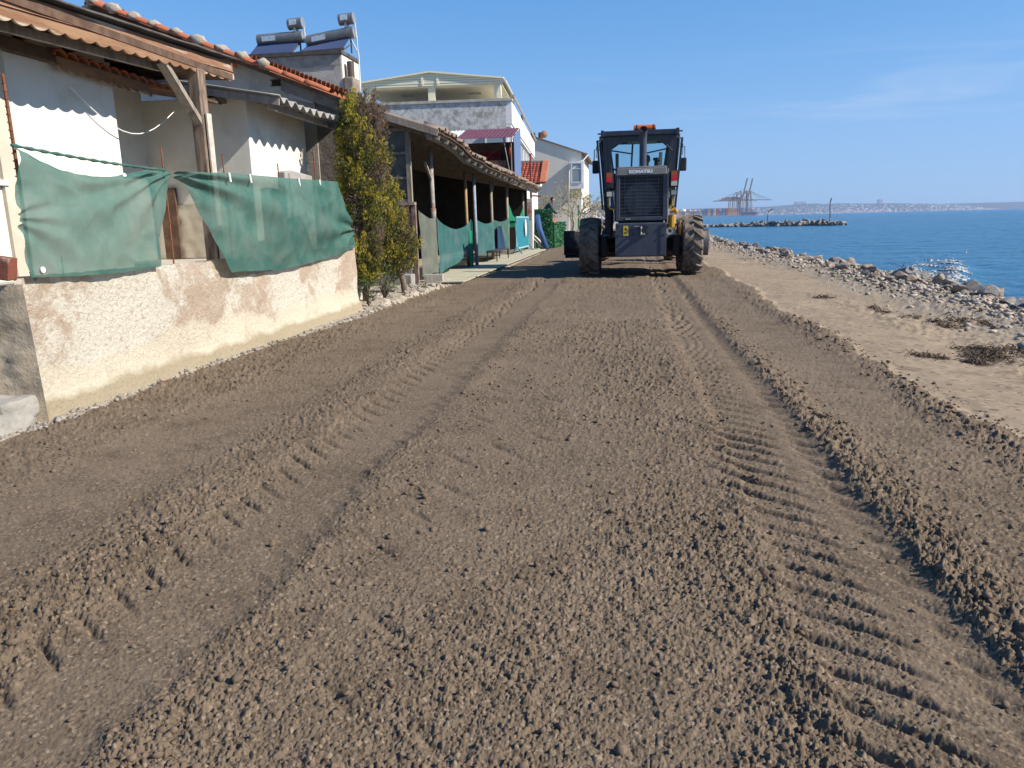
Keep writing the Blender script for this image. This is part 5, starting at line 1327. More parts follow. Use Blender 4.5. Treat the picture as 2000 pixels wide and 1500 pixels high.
# ---- turquoise drying rack with its oval board
rk = thing('drying_rack', 'turquoise slatted rack standing before the bright green net', 'rack', (-4.15, 31, 0.04))
m_turq = M('turquoise_paint', (0.03, 0.28, 0.36), (0.05, 0.33, 0.40), 9, rough=0.5)
mb = MB().tube([(-4.12, 29.6, 0.30), (-4.12, 29.6, 1.42), (-4.12, 33.4, 1.42), (-4.12, 33.4, 0.22), (-4.12, 29.6, 0.24)], 0.04, 6)
mb.build('frame', M('pale_turquoise', (0.25, 0.5, 0.55), rough=0.5), rk)
for k in range(17):
    r = 29.78+k*0.218; MB().beam((-4.12, r, 0.28), (-4.12, r, 1.40), 0.03, 0.13, (0, 1, 0)).build('slat', m_turq, rk)
mb = MB()
for r in (29.7, 33.3): mb.beam((-4.3, r, 0.04), (-4.15, r, 0.3), 0.04, 0.04); mb.beam((-3.92, r, 0.04), (-4.1, r, 0.3), 0.04, 0.04)
mb.build('foot', m_turq, rk)
single(MB().prism([(31.9+0.22*math.cos(a), 1.0+0.34*math.sin(a)) for a in [2*math.pi*i/24 for i in range(24)]], 0, -4.06, -4.03), 'oval_board', m_pvc, (-4.05, 31.9, 0.7), 'small white oval board hung on the turquoise rack', 'board')
# ---- clutter at the end of the porch
cb = thing('cabinet', 'white cabinet with red poster at the end of the porch', 'cabinet', (-4.2, 35.2, 0.02))
MB().box(-4.75, -4.1, 34.9, 35.5, 0.03, 2.25).build('body', m_pvc, cb, bevel=0.02)
MB().box(-4.72, -4.13, 34.885, 34.897, 1.35, 2.1).build('poster', M('poster', (0.55, 0.12, 0.13), (0.7, 0.66, 0.62), 5, rough=0.5), cb)
single(MB().beam((-4.6, 35.6, 0.95), (-3.55, 35.2, 0.06), 0.5, 0.03).beam((-4.35, 36.2, 0.03), (-4.45, 36.2, 0.8), 0.08, 0.08), 'plank', M('pale_plank', (0.55, 0.48, 0.37), (0.46, 0.40, 0.31), 5, rough=0.9), (-4.1, 35.4, 0), 'pale wide plank leaning down to the ground at the porch end', 'plank')
mb = MB().tube([(-3.98, 35.6, 1.5), (-3.86, 35.4, 0.9), (-3.52, 35.0, 0.03)], 0.13, 12)
single(mb, 'foam_tube', M('blue_foam', (0.03, 0.085, 0.22), rough=0.7), (-3.75, 35.3, 0), 'blue foam roll leaning against the artificial hedge', 'roll', smooth=True)

# ================================================================== kiosk balcony above the porch roof
kb = thing('roof_kiosk', 'open balcony with purple corrugated roof and carpet above the porch', 'balcony', (-5.6, 33, 3.2))
MB().box(-7.9, -4.66, 33.0, 36, 3.28, 3.34).build('floor', m_dkwood, kb)
MB().box(-7.9, -4.70, 34.6, 34.7, 3.3, 4.66).build('back_wall', m_dkwood, kb)
m_carpet = M('carpet', (0.10, 0.045, 0.04), (0.16, 0.09, 0.07), 6, rough=1)
cp = MB().box(-6.6, -4.95, 32.98, 33.0, 3.31, 3.78).build('carpet', m_carpet, kb)
MB().prism([(-5.85, 3.55), (-5.55, 3.42), (-5.25, 3.55), (-5.55, 3.68)], 1, 32.968, 32.978).build('diamond', M('carpet_tan', (0.25, 0.18, 0.13), rough=1), cp)
MB().box(-6.3, -5.35, 34.3, 34.4, 3.8, 4.25).build('hanging_cloth', M('red_cloth', (0.30, 0.02, 0.02), (0.06, 0.01, 0.02), 3, rough=0.9), kb)
MB().grid(lambda u, v: (-7.05+2.40*u, 32.75+2.4*v, 4.66+0.62*v+0.022*(abs(((u*2.40/0.17) % 1)-0.5) < 0.22)), 168, 3).build('purple_roof', M('purple_sheet', (0.135, 0.042, 0.062), (0.17, 0.06, 0.08), 5, rough=0.5), kb, solid=0.01)
MB().grid(lambda u, v: (-8.6+1.54*u, 32.75+2.4*v, 4.65+0.61*v+0.022*(abs(((u*1.54/0.17) % 1)-0.5) < 0.22)), 108, 3).build('clear_roof', M('white_sheet', (0.62, 0.70, 0.70), rough=0.5), kb, solid=0.01)
MB().prism([(32.8, 4.64), (35.1, 5.26), (35.1, 3.2), (34.0, 3.2), (33.05, 3.2), (33.05, 4.4)], 0, -4.63, -4.60).build('side_panel', M('blue_sheet', (0.12, 0.18, 0.33), rough=0.5), kb)
for (s, s2) in ((-4.72, -4.72), (-5.05, -4.8), (-6.9, -6.9)):
    MB().tube([(s, 32.95, 4.70), (s2, 32.95, 3.25)], 0.022, 6).build('post', m_gwood, kb)
single(MB().lathe([(0.06*math.cos(a)*1.0, 0.21+0.075*math.sin(a)) for a in [2*math.pi*i/10 for i in range(11)]], (-4.78, 33.3, 4.15), 'x', 28), 'lifebuoy', M('orange_buoy', (0.62, 0.085, 0.02), rough=0.5), (-4.78, 33.3, 4.15), 'orange lifebuoy hanging inside the purple roofed balcony', 'lifebuoy', smooth=True)

# ================================================================== villa with the roof terrace
VR = R(3.5)
vl = thing('villa', 'tall villa with stained side wall and cream canopy on its roof terrace', 'villa', (-5.8, 41, 0), rot=VR)
m_stain = M('stained_wall', (0.52, 0.51, 0.48), (0.70, 0.69, 0.66), 5.0, (0.34, 0.32, 0.28), 2.6, lo3=0.48, hi3=0.62, rough=0.95, bump=0.4, bscale=15)
m_cside = M('cream_siding', (1.0, 0.93, 0.68), (0.96, 0.89, 0.64), 3, rough=0.6)
m_white2 = M('white_paint', (0.80, 0.80, 0.79), (0.74, 0.74, 0.73), 1.5, rough=0.8)
MB().box(-13.6, -6.10, 41, 62, 0, 7.30).build('wall', m_stain, vl)
MB().box(-13.65, -5.75, 40.93, 41.5, 7.30, 7.43).build('coping', m_grey, vl)
MB().box(-6.098, -5.80, 41.01, 63, 6.18, 7.29).build('balcony_front', m_white2, vl)
MB().box(-6.35, -5.86, 41.02, 63, 6.05, 6.175).build('balcony_slab', m_white2, vl)
MB().tube([(-5.70, 41.0, 7.55), (-5.70, 52, 7.5), (-5.70, 63, 7.45)], 0.07, 6).build('gutter', m_grey, vl)
for r in (44.5, 52):
    MB().tube([(-6.0, r, 7.3), (-6.0, r, 8.0)], 0.07, 8).build('chimney_pipe', m_felt, vl)
# glazed corner bay and the row of windows under the balcony
gl = MB()
bay = MB()
for a in (-7.2, -6.12): bay.box(a, a+0.07, 40.75, 40.82, 3.3, 5.72)
bay.box(-7.13, -6.12, 40.75, 40.82, 5.62, 5.72).box(-7.13, -6.12, 40.75, 40.82, 3.3, 3.4).box(-7.2, -6.05, 40.82, 41.0, 5.6, 5.8)
bo = bay.build('glazed_bay', m_white2, vl)
m_pane2 = M('pale_glass', (0.26, 0.33, 0.38), rough=0.1, spec=0.5)
MB().box(-7.13, -6.12, 40.78, 40.80, 3.4, 5.62).build('pane', m_pane2, bo)
for k in range(7):
    r0 = 41.2+k*3.0
    fr = MB().box(-6.095, -6.02, r0, r0+0.16, 3.2, 6.04).box(-6.095, -6.02, r0+2.55, r0+2.7, 3.2, 6.04).box(-6.095, -6.02, r0+0.16, r0+2.55, 5.9, 6.04).box(-6.095, -6.02, r0+0.16, r0+2.55, 3.2, 3.35).box(-6.09, -6.03, r0+1.3, r0+1.4, 3.35, 5.9).build('window', m_white2, vl)
    MB().box(-6.08, -6.05, r0+0.16, r0+2.55, 3.35, 5.9).build('pane', m_pane2, fr)
# canopy
for (s, r) in ((-13.35, 41.6), (-10.0, 41.6), (-6.55, 41.6), (-13.35, 47), (-6.55, 47)):
    cmn = MB().box(s-0.17, s+0.17, r-0.15, r+0.15, 7.3, 8.28)
    for k in range(8): cmn.box(s-0.18, s+0.18, r-0.16, r+0.16, 7.45+k*0.1, 7.53+k*0.1)
    cmn.build('canopy_post', m_cside, vl)
def gz(s): return 8.86 - abs(s+10.05)*0.112
for k in range(6):
    z0 = 8.22+k*0.115; pts = []
    ss_ = [-13.75+i*0.5 for i in range(16)]
    lo = [(s, min(z0, gz(s)-0.002)) for s in ss_]; hi = [(s, min(z0+0.1, gz(s))) for s in ss_]
    mb = MB()
    for (a, b, c, d) in zip(lo, lo[1:], hi[1:], hi):
        if c[1]-b[1] > 0.004 or d[1]-a[1] > 0.004:
            mb.prism([a, b, c, d], 1, 41.35-0.012*(k % 2), 41.42)
    if mb.v: mb.build('siding_board', m_cside, vl)
MB().box(-10.5, -10.38, 41.31, 41.335, 8.3, 8.80).box(-9.7, -9.58, 41.31, 41.335, 8.3, 8.80).build('trim', m_cside, vl)
MB().prism([(-13.85, gz(-13.85)+0.003), (-10.05, gz(-10.05)+0.003), (-6.2, gz(-6.2)+0.003), (-6.2, gz(-6.2)+0.08), (-10.05, gz(-10.05)+0.08), (-13.85, gz(-13.85)+0.08)], 1, 41.25, 48).build('canopy_roof', m_cside, vl)
MB().box(-13.7, -6.3, 41.43, 47.9, 8.16, 8.215).build('canopy_ceiling', m_cside, vl)
MB().tube([(-6.15, 41.3, 8.38), (-6.15, 48, 8.38)], 0.07, 6).tube([(-6.17, 41.32, 8.36), (-6.42, 41.38, 8.15), (-6.36, 41.38, 7.45)], 0.045, 6).build('canopy_gutter', m_white2, vl)
for s in (-11.7, -8.0): MB().box(s-0.35, s+0.35, 43.5, 43.6, 8.06, 8.13).build('lamp', m_steel, vl)

# ================================================================== small house with red tiled roof
rh = thing('tiled_cottage', 'small white cottage with red tiled roof and red drain pole', 'cottage', (-5, 38, 0))
MB().box(-7.2, -4.75, 37.3, 43, 0, 2.9).build('wall', m_white2, rh)
MB().box(-5.2, -4.9, 37.2, 37.298, 0.9, 2.6).build('door', M('grey_door', (0.3, 0.32, 0.34), rough=0.6), rh)
def rp(u, v): return (-7.4+3.45*u*(1-0.04*v), 36.8+3.0*v, 2.95+1.12*v)
MB().grid(rp, 4, 4).build('roof_deck', m_dkwood, rh, solid=0.05)
mb = MB(); mt_new = M('red_roof_tile', (0.36, 0.085, 0.05), (0.28, 0.07, 0.045), 6, rough=0.8, island=0.3)
for i in range(19):
    for k in range(10):
        p = rp((i+0.5)/19, k/10); mb.grid(lambda a, b: (p[0]+0.09*math.cos(math.pi*a), p[1]+0.30*b-0.02, p[2]+0.03+0.05*math.sin(math.pi*a)+0.112*b-0.03*b), 5, 1)
o = mb.build('roof_tiles', mt_new, rh, smooth=True); o['kind'] = 'stuff'
MB().beam(Vector(rp(1, 0))+Vector((0.12, 0, 0.06)), Vector(rp(1, 1))+Vector((0.12, 0, 0.10)), 0.32, 0.10).build('verge_tiles', m_tile, rh, bevel=0.03)
MB().beam(Vector(rp(0, 1))+Vector((0, 0.05, 0.1)), Vector(rp(1, 1))+Vector((0.1, 0.05, 0.1)), 0.2, 0.14).build('ridge', m_mortar, rh, bevel=0.03)
MB().tube([(-7.4, 36.75, 2.86), (-3.95, 36.75, 2.84)], 0.06, 6).tube([(-3.95, 36.75, 2.84), (-3.75, 37.1, 3.1)], 0.05, 6).build('gutter', m_pvc, rh)
MB().tube([(-4.35, 36.5, 0), (-4.34, 36.5, 4.3)], 0.055, 8).tube([(-4.35, 36.5, 2.42), (-3.9, 36.5, 2.38)], 0.04, 6).build('drain_pole', M('red_pipe', (0.30, 0.06, 0.06), rough=0.6), rh)

# ================================================================== far house with blank gable
fh = thing('far_house', 'tall pale house with a blank streaked gable and corner bay window', 'house', (-5.8, 70, 0))
m_streak = M('streaked_wall', (0.78, 0.72, 0.61), (0.82, 0.76, 0.65), 1, (0.60, 0.56, 0.48), 0.9, lo3=0.58, hi3=0.75, rough=0.9, stretch=(2.5, 2.5, 0.12))
MB().prism([(-12, 0), (-3.85, 0), (-3.85, 6.95), (-8.2, 8.45), (-12, 7.0)], 1, 70, 84).build('wall', m_streak, fh)
MB().prism([(-12.3, 6.9), (-8.2, 8.47), (-3.3, 6.76), (-3.3, 6.86), (-8.2, 8.58), (-12.3, 7.0)], 1, 69.85, 84.3).build('roof', m_oldtile, fh)
bw_ = MB().box(-4.85, -3.6, 69.2, 69.99, 3.9, 6.2).build('bay', m_white2, fh)
MB().box(-4.6, -3.85, 69.17, 69.197, 4.5, 6.0).build('pane', m_pane2, bw_)
MB().box(-4.70, -4.61, 69.14, 69.195, 4.4, 6.1).box(-3.84, -3.75, 69.14, 69.195, 4.4, 6.1).box(-4.61, -3.84, 69.14, 69.195, 4.4, 4.49).box(-4.61, -3.84, 69.14, 69.195, 6.01, 6.1).box(-4.61, -3.84, 69.15, 69.195, 5.55, 5.61).build('window_frame', m_white2, fh)
MB().tube([(-3.25, 69.7, 6.75), (-3.9, 69.3, 6.0), (-4.85, 69.1, 5.4), (-4.95, 69.1, 0)], 0.06, 6).build('drain_pipe', m_pvc, fh)
for (s, mt) in ((-8.3, m_felt), (-7.6, m_rust)):
    MB().tube([(s, 72, 8.2), (s, 72, 9.0)], 0.22, 10).build('flue', mt, fh)
MB().lathe([(0, 0.0), (0.04, 0.18), (0.09, 0.32)], (-7.2, 71, 8.75), 'y', 20).build('satellite_dish', M('dish', (0.5, 0.28, 0.15), rough=0.6), fh)

# ================================================================== artificial hedge, person, budding tree
m_hedge = M('plastic_hedge', (0.030, 0.150, 0.060), (0.05, 0.21, 0.08), 5, rough=0.5, island=0.45)
def hedge(p, q, h, label, seed):
    rg2 = random.Random(seed); t = thing('hedge_panel', label, 'hedge', (*p, 0)); P, Q = Vector((*p, 0)), Vector((*q, 0)); d = (Q-P); n = Vector((d.y, -d.x, 0)).normalized()
    MB().beam(P+Vector((0, 0, h/2)), Q+Vector((0, 0, h/2)), 0.05, h-0.02).build('backing', M('hedge_back', (0.02, 0.10, 0.04), rough=0.8), t)
    mb = MB()
    for i in range(int(1500*d.length*h/3)):
        c = P + d*rg2.random() + Vector((0, 0, rg2.uniform(0.02, h))) + n*rg2.choice([-1, 1])*rg2.uniform(0.03, 0.08)
        a = Vector((rg2.gauss(0, 1), rg2.gauss(0, 1), rg2.gauss(0, 1))).normalized()*0.055; b = a.cross(Vector((rg2.gauss(0, 1), rg2.gauss(0, 1), 1))).normalized()*0.02
        mb.add([c-a, c-b, c+a, c+b], [(0, 1, 2, 3)])
    o = mb.build('leaves', m_hedge, t); o['kind'] = 'stuff'
hedge((-4.45, 36.25), (-3.34, 36.4), 1.80, 'tall dark green artificial hedge panel beyond the porch', 1)
hedge((-3.30, 36.45), (-3.15, 41.2), 1.18, 'lower bright green artificial hedge running along the lane', 2)
o = single(MB().box(-4.72, -3.4, 37.2, 46, -0.1, 0.70), 'raised_yard', m_grey, (-4, 40, 0)); o['kind'] = 'structure'
# the person: standing in the yard, bent forward over the hedge
def person(base, label, joints, radii, edges, mats, head, rot=0.0, hair=(0.02, 0.017, 0.015)):
    t = thing('person', label, 'person', base, rot=rot)
    me = bpy.data.meshes.new('body'); me.from_pydata([(a, b, c) for a, b, c in joints], edges, []); me.materials.append(mats)
    o = bpy.data.objects.new('body', me); col.objects.link(o); o.parent = t
    sk = o.modifiers.new('skin', 'SKIN'); 
    for i, rr_ in enumerate(radii): me.skin_vertices[0].data[i].radius = (rr_, rr_)
    me.skin_vertices[0].data[0].use_root = True
    ss2 = o.modifiers.new('sub', 'SUBSURF'); ss2.levels = 2; ss2.render_levels = 2
    hx, hy, hz = head
    m_skin = M('skin', (0.42, 0.25, 0.18), rough=0.6); m_hair = M('hair', hair, rough=0.8)
    hd = MB().blob((hx, hy, hz), 0.078, 0.098, 0.12, 14, 10).blob((hx, hy+0.10, hz-0.01), 0.016, 0.022, 0.024, 6, 5).blob((hx-0.08, hy, hz-0.005), 0.014, 0.025, 0.033, 6, 5).blob((hx+0.08, hy, hz-0.005), 0.014, 0.025, 0.033, 6, 5).tube([(hx, hy-0.02, hz-0.16), (hx, hy, hz-0.05)], 0.052, 10)
    h_ = hd.build('head', m_skin, None, smooth=True); h_.parent = t
    hr = MB().blob((hx, hy-0.02, hz+0.03), 0.088, 0.100, 0.105, 14, 10).build('hair', m_hair, None, smooth=True); hr.parent = t
    return t
# joint list: pelvis, spine, chest, neck base, then legs and arms (local metres, facing +y)
J = [(0,0,0.92), (0,0.10,1.10), (0,0.26,1.28), (0,0.36,1.40),
     (-0.10,0,0.86), (-0.12,0.05,0.47), (-0.12,-0.02,0.08), (-0.12,0.12,0.04),
     (0.10,0,0.86), (0.12,0.05,0.47), (0.12,-0.02,0.08), (0.12,0.12,0.04),
     (-0.19,0.30,1.34), (-0.25,0.42,1.08), (-0.18,0.60,0.92), (-0.16,0.68,0.88),
     (0.19,0.30,1.34), (0.25,0.42,1.08), (0.18,0.60,0.92), (0.16,0.68,0.88)]
RD = [0.15, 0.14, 0.16, 0.07, 0.10, 0.07, 0.05, 0.04, 0.10, 0.07, 0.05, 0.04, 0.075, 0.055, 0.042, 0.035, 0.075, 0.055, 0.042, 0.035]
ED = [(0,1),(1,2),(2,3),(0,4),(4,5),(5,6),(6,7),(0,8),(8,9),(9,10),(10,11),(2,12),(12,13),(13,14),(14,15),(2,16),(16,17),(17,18),(18,19)]
person((-3.98, 38.4, 0.705), 'person in dark blue jacket bending forward behind the tall hedge', J, RD, ED, M('navy_jacket', (0.015, 0.045, 0.075), (0.02, 0.06, 0.09), 8, rough=0.85), (0.0, 0.46, 1.55), R(-80))
# brown heap behind the lower hedge
mb = MB().grid(lambda u, v: (-4.2+0.75*u, 40.5+3.0*v, 0.70+0.72*math.sin(math.pi*u)**0.5*math.sin(math.pi*min(1, 0.15+v))**0.5+0.12*mnoise.noise(Vector((u*5, v*9, 0)))), 20, 30)
single(mb, 'tile_heap', M('tile_heap', (0.33, 0.16, 0.10), (0.2, 0.12, 0.09), 5, rough=0.9, bump=0.8, bscale=8, bdist=0.1), (-3.8, 42, 0.7), 'heap of reddish tiles and boards behind the lower hedge', 'heap')
def bare_tree(s, r, label):
    rg2 = random.Random(12); t = thing('budding_tree', label, 'tree', (s, r, 0)); mb = MB(); lf = MB(); m_l = M('bud_leaf', (0.30, 0.29, 0.11), (0.38, 0.36, 0.17), 5, rough=0.7, trans=0.3, island=0.3)
    def grow(p, d, L, rad, lev):
        n = 3; pts = [p]; q = p.copy()
        for k in range(n):
            d = (d + Vector((rg2.gauss(0, 0.16), rg2.gauss(0, 0.16), rg2.gauss(0.03, 0.1)))).normalized(); q = q + d*L/n; pts.append(q.copy())
        mb.tube(pts, [rad*(1-0.4*k/n) for k in range(n+1)], 5 if lev < 3 else 3, False)
        if lev == 6: 
            for k in range(4):
                c = q + Vector((rg2.gauss(0, 0.10), rg2.gauss(0, 0.10), rg2.gauss(0, 0.10))); a = Vector((rg2.gauss(0, 1), rg2.gauss(0, 1), rg2.gauss(0, 1))).normalized()*0.075; b = a.cross(Vector((rg2.gauss(0, 1), 0.3, 1))).normalized()*0.04
                lf.add([c-a, c-b, c+a, c+b], [(0, 1, 2, 3)])
            return
        for k in range(3 if lev < 4 else 2):
            a = rg2.uniform(0, 6.28); sp = rg2.uniform(0.35, 0.85); u = d.cross(Vector((0, 0.3, 1))).normalized(); w_ = d.cross(u)
            d2 = (d + (u*math.cos(a)+w_*math.sin(a))*sp + Vector((0, 0, 0.05))).normalized(); grow(pts[rg2.choice([2, 3, 3])], d2, L*rg2.uniform(0.62, 0.86), rad*0.58, lev+1)
    for a in (-0.4, 0.1, 0.5): grow(Vector((s+a*0.3, r, 0)), Vector((a, 0, 1)).normalized(), 1.15, 0.12, 1)
    mb.build('branches', M('pale_bark', (0.48, 0.41, 0.31), (0.38, 0.32, 0.25), 9, rough=0.9), t); o = lf.build('buds', m_l, t); o['kind'] = 'stuff'
bare_tree(-3.55, 50.5, 'budding pale tree with bare branches beyond the low hedge')
single(MB().box(-3.42, -3.3, 57, 57.2, 0, 2.3), 'gate_post', M('green_paint', (0.02, 0.22, 0.06), rough=0.5), (-3.4, 57, 0), 'bright green gate post beside the budding tree', 'post', bevel=0.02)
t = thing('garden_fence', 'pale fence panel with open rails past the green gate post', 'fence', (-3, 58, 0))
MB().box(-3.28, -2.3, 58, 58.1, 0, 1.7).build('panel', m_white2, t)
for k in range(8): MB().box(-3.26+k*0.13, -3.22+k*0.13, 58.02, 58.06, 1.7, 2.4).build('rail', m_white2, t)
# ================================================================== motor grader (local frame: x right, y forward, origin under the rear axle)
gr = thing('motor_grader', 'dark blue grey motor grader seen from behind on the freshly graded lane', 'grader', (0.34, 18.3, 0))
ORG[gr.name] = (0, 0, 0)
m_body = M('grader_grey', (0.046, 0.056, 0.086), (0.062, 0.072, 0.104), 4, (0.13, 0.12, 0.11), 1.6, lo3=0.62, hi3=0.9, rough=0.45, spec=0.4, bump=0.05)
m_hoodtop = M('grader_pale_grey', (0.20, 0.20, 0.205), (0.26, 0.26, 0.25), 3, rough=0.5)
m_black = M('grader_black', (0.018, 0.02, 0.027), (0.03, 0.032, 0.04), 5, rough=0.55)
m_cab = M('cab_paint', (0.022, 0.028, 0.048), (0.032, 0.038, 0.058), 5, rough=0.35, spec=0.5)
m_yel = M('grader_yellow', (0.55, 0.31, 0.035), (0.45, 0.26, 0.05), 6, (0.25, 0.18, 0.10), 4, lo3=0.6, hi3=0.75, rough=0.5)
m_rub = M('tyre_rubber', (0.10, 0.085, 0.072), (0.19, 0.16, 0.135), 7, (0.28, 0.235, 0.19), 3, lo3=0.45, hi3=0.7, rough=0.95, bump=0.3, bscale=60)
m_cabglass = bpy.data.materials.new('cab_glass'); m_cabglass.use_nodes = True
_t = m_cabglass.node_tree; _p = _t.nodes['Principled BSDF']; _p.inputs['Base Color'].default_value = (0.75, 0.87, 0.90, 1); _p.inputs['Roughness'].default_value = 0.03
_tr = _t.nodes.new('ShaderNodeBsdfTransparent'); _tr.inputs[0].default_value = (0.72, 0.84, 0.86, 1)
_gl = _t.nodes.new('ShaderNodeBsdfGlossy'); _gl.inputs['Roughness'].default_value = 0.03
_fr = _t.nodes.new('ShaderNodeFresnel'); _fr.inputs[0].default_value = 1.4
_mx = _t.nodes.new('ShaderNodeMixShader'); _t.links.new(_fr.outputs[0], _mx.inputs[0]); _t.links.new(_tr.outputs[0], _mx.inputs[1]); _t.links.new(_gl.outputs[0], _mx.inputs[2])
_t.links.new(_mx.outputs[0], _t.nodes['Material Output'].inputs[0])

# ---- wheels
def tyre_mb(rad, w):
    mb = MB(); h = w/2; rs = rad-0.06
    prof = [(-h*0.72, rad*0.52), (-h*0.95, rad*0.62), (-h, rad*0.76), (-h*0.95, rs-0.03), (-h*0.82, rs), (0, rs+0.008), (h*0.82, rs), (h*0.95, rs-0.03), (h, rad*0.76), (h*0.95, rad*0.62), (h*0.72, rad*0.52)]
    mb.lathe(prof, (0, 0, 0), 'x', 48)
    nl = 16
    for k in range(nl):                       # curved directional lugs, one from each shoulder
        for sg in (-1, 1):
            a0 = 2*math.pi*(k + (0.5 if sg > 0 else 0))/nl; segs = 5; vs = []
            for j in range(segs+1):
                t = j/segs; x = sg*h*(0.99-1.02*t); a = a0 + 0.26*t**1.3*1.0; wd = 0.058*(1-0.25*t)
                ro = rad - (0.035*(1-t)**3)
                for (da, rr_) in ((-wd/rad, rs-0.04), (wd/rad, rs-0.04), (wd*0.62/rad, ro), (-wd*0.62/rad, ro)):
                    vs.append((x, math.sin(a+da)*rr_, math.cos(a+da)*rr_))
            fs = []
            for j in range(segs):
                for q in range(4): fs.append((j*4+q, j*4+(q+1) % 4, (j+1)*4+(q+1) % 4, (j+1)*4+q))
            fs += [(3, 2, 1, 0), (segs*4, segs*4+1, segs*4+2, segs*4+3)]
            mb.add(vs, fs)
    return mb
tyre_me = tyre_mb(0.675, 0.44).mesh('tyre', m_rub)
rim_me = MB().lathe([(-0.16, 0.35), (-0.15, 0.33), (-0.04, 0.30), (-0.03, 0.12), (0.02, 0.10), (0.02, 0.0)], (0, 0, 0), 'x', 28).lathe([(0.16, 0.35), (0.15, 0.33), (0.04, 0.30), (0.03, 0.12), (0.06, 0.10), (0.06, 0.0)], (0, 0, 0), 'x', 28).mesh('rim', m_yel)
ftyre_me = tyre_mb(0.64, 0.36).mesh('tyre', m_rub)
for (x, y, me) in ((-1.16, 0, tyre_me), (1.16, 0, tyre_me), (-1.16, 1.62, tyre_me), (1.16, 1.62, tyre_me), (-1.02, 6.15, ftyre_me), (1.02, 6.15, ftyre_me)):
    hub = MB().tube([(x-0.1*(1 if x > 0 else -1)*3, y, 0.655), (x, y, 0.655)], 0.13, 14).build('wheel', m_black, gr)
    for (nm, m_) in (('tyre', me), ('rim', rim_me)):
        o = bpy.data.objects.new(nm, m_); col.objects.link(o); o.parent = hub; o.location = (x, y, 0.655 if me is tyre_me else 0.62); o.rotation_euler = (random.uniform(0, 1), 0, 0)
MB().box(-0.92, -0.74, -0.15, 1.77, 0.42, 0.9).build('tandem_case', m_black, gr, bevel=0.04)
MB().box(0.74, 0.92, -0.15, 1.77, 0.42, 0.9).build('tandem_case', m_black, gr, bevel=0.04)
MB().tube([(-0.8, 0.8, 0.66), (0.8, 0.8, 0.66)], 0.17, 14).build('rear_axle', m_black, gr)
MB().box(-0.5, 0.5, -0.62, 2.4, 0.62, 1.25).build('rear_frame', m_black, gr, bevel=0.03)
# ---- engine hood
def hoodp(y, wd, z0, z1): return [(-wd, y, z0), (wd, y, z0), (wd+0.03, y, (z0+z1)/2), (wd, y, z1-0.05), (wd-0.06, y, z1), (-wd+0.06, y, z1), (-wd, y, z1-0.05), (-wd-0.03, y, (z0+z1)/2)]
a, b = hoodp(-0.86, 0.55, 1.22, 2.34), hoodp(1.7, 0.60, 1.22, 2.42)
MB().add(a+b, [(7,6,5,4,3,2,1,0), tuple(range(8, 16))] + [(i, (i+1) % 8, 8+(i+1) % 8, 8+i) for i in range(8)]).build('engine_hood', m_body, gr, bevel=0.012)
MB().prism([(-0.56, 2.345), (0.56, 2.345), (0.50, 2.385), (-0.50, 2.385)], 1, -0.87, 1.66).build('hood_top', m_hoodtop, gr, bevel=0.01)
# rear panel: surround, dark radiator, wire guard
sr = MB().box(-0.545, -0.46, -0.93, -0.862, 1.24, 2.20).box(0.46, 0.545, -0.93, -0.862, 1.24, 2.20).box(-0.46, 0.46, -0.93, -0.862, 1.24, 1.32).build('grille_frame', m_body, gr, bevel=0.01)
MB().box(0.546, 0.575, -0.932, -0.80, 1.15, 2.32).build('corner_trim', m_hoodtop, gr, bevel=0.008)
MB().prism([(-0.55, 2.20), (0.55, 2.20), (0.52, 2.342), (-0.52, 2.342)], 1, -0.945, -0.862).build('name_panel', m_hoodtop, gr, bevel=0.012)
MB().box(-0.46, 0.46, -0.875, -0.863, 1.32, 2.20).build('radiator', m_black, gr)
MB().tube([(0, -0.885, 1.70), (0, -0.88, 1.70)], 0.36, 28).box(-0.12, 0.1, -0.90, -0.886, 1.36, 1.9).build('fan_shroud', m_cab, gr)
m_wire = M('guard_wire', (0.10, 0.11, 0.14), rough=0.5)
for k in range(12):
    z = 1.36+k*0.074; MB().beam((-0.46, -0.918, z), (0.46, -0.918, z), 0.007, 0.007).build('guard_wire', m_wire, gr)
for x in (-0.36, -0.12, 0.12, 0.36):
    MB().beam((x, -0.911, 1.32), (x, -0.911, 2.20), 0.006, 0.006).build('guard_wire', m_wire, gr)
def text_mesh(s, size, mat, name):
    cu = bpy.data.curves.new('txt', 'FONT'); cu.body = s; cu.size = size; cu.align_x = 'CENTER'; cu.align_y = 'CENTER'; cu.extrude = 0.002; cu.offset = 0.006; cu.space_character = 1.05
    o = bpy.data.objects.new('txt', cu); col.objects.link(o); bpy.context.view_layer.update()
    me = bpy.data.meshes.new_from_object(o.evaluated_get(bpy.context.evaluated_depsgraph_get())); me.name = name
    bpy.data.objects.remove(o); me.materials.clear(); me.materials.append(mat); return me
o = bpy.data.objects.new('lettering', text_mesh('KOMATSU', 0.085, M('lettering_white', (0.85, 0.86, 0.88), rough=0.4), 'lettering')); col.objects.link(o)
o.parent = gr; o.location = (-0.02, -0.949, 2.268); o.rotation_euler = (R(90), 0, 0); o.scale = (1.22, 1, 1)
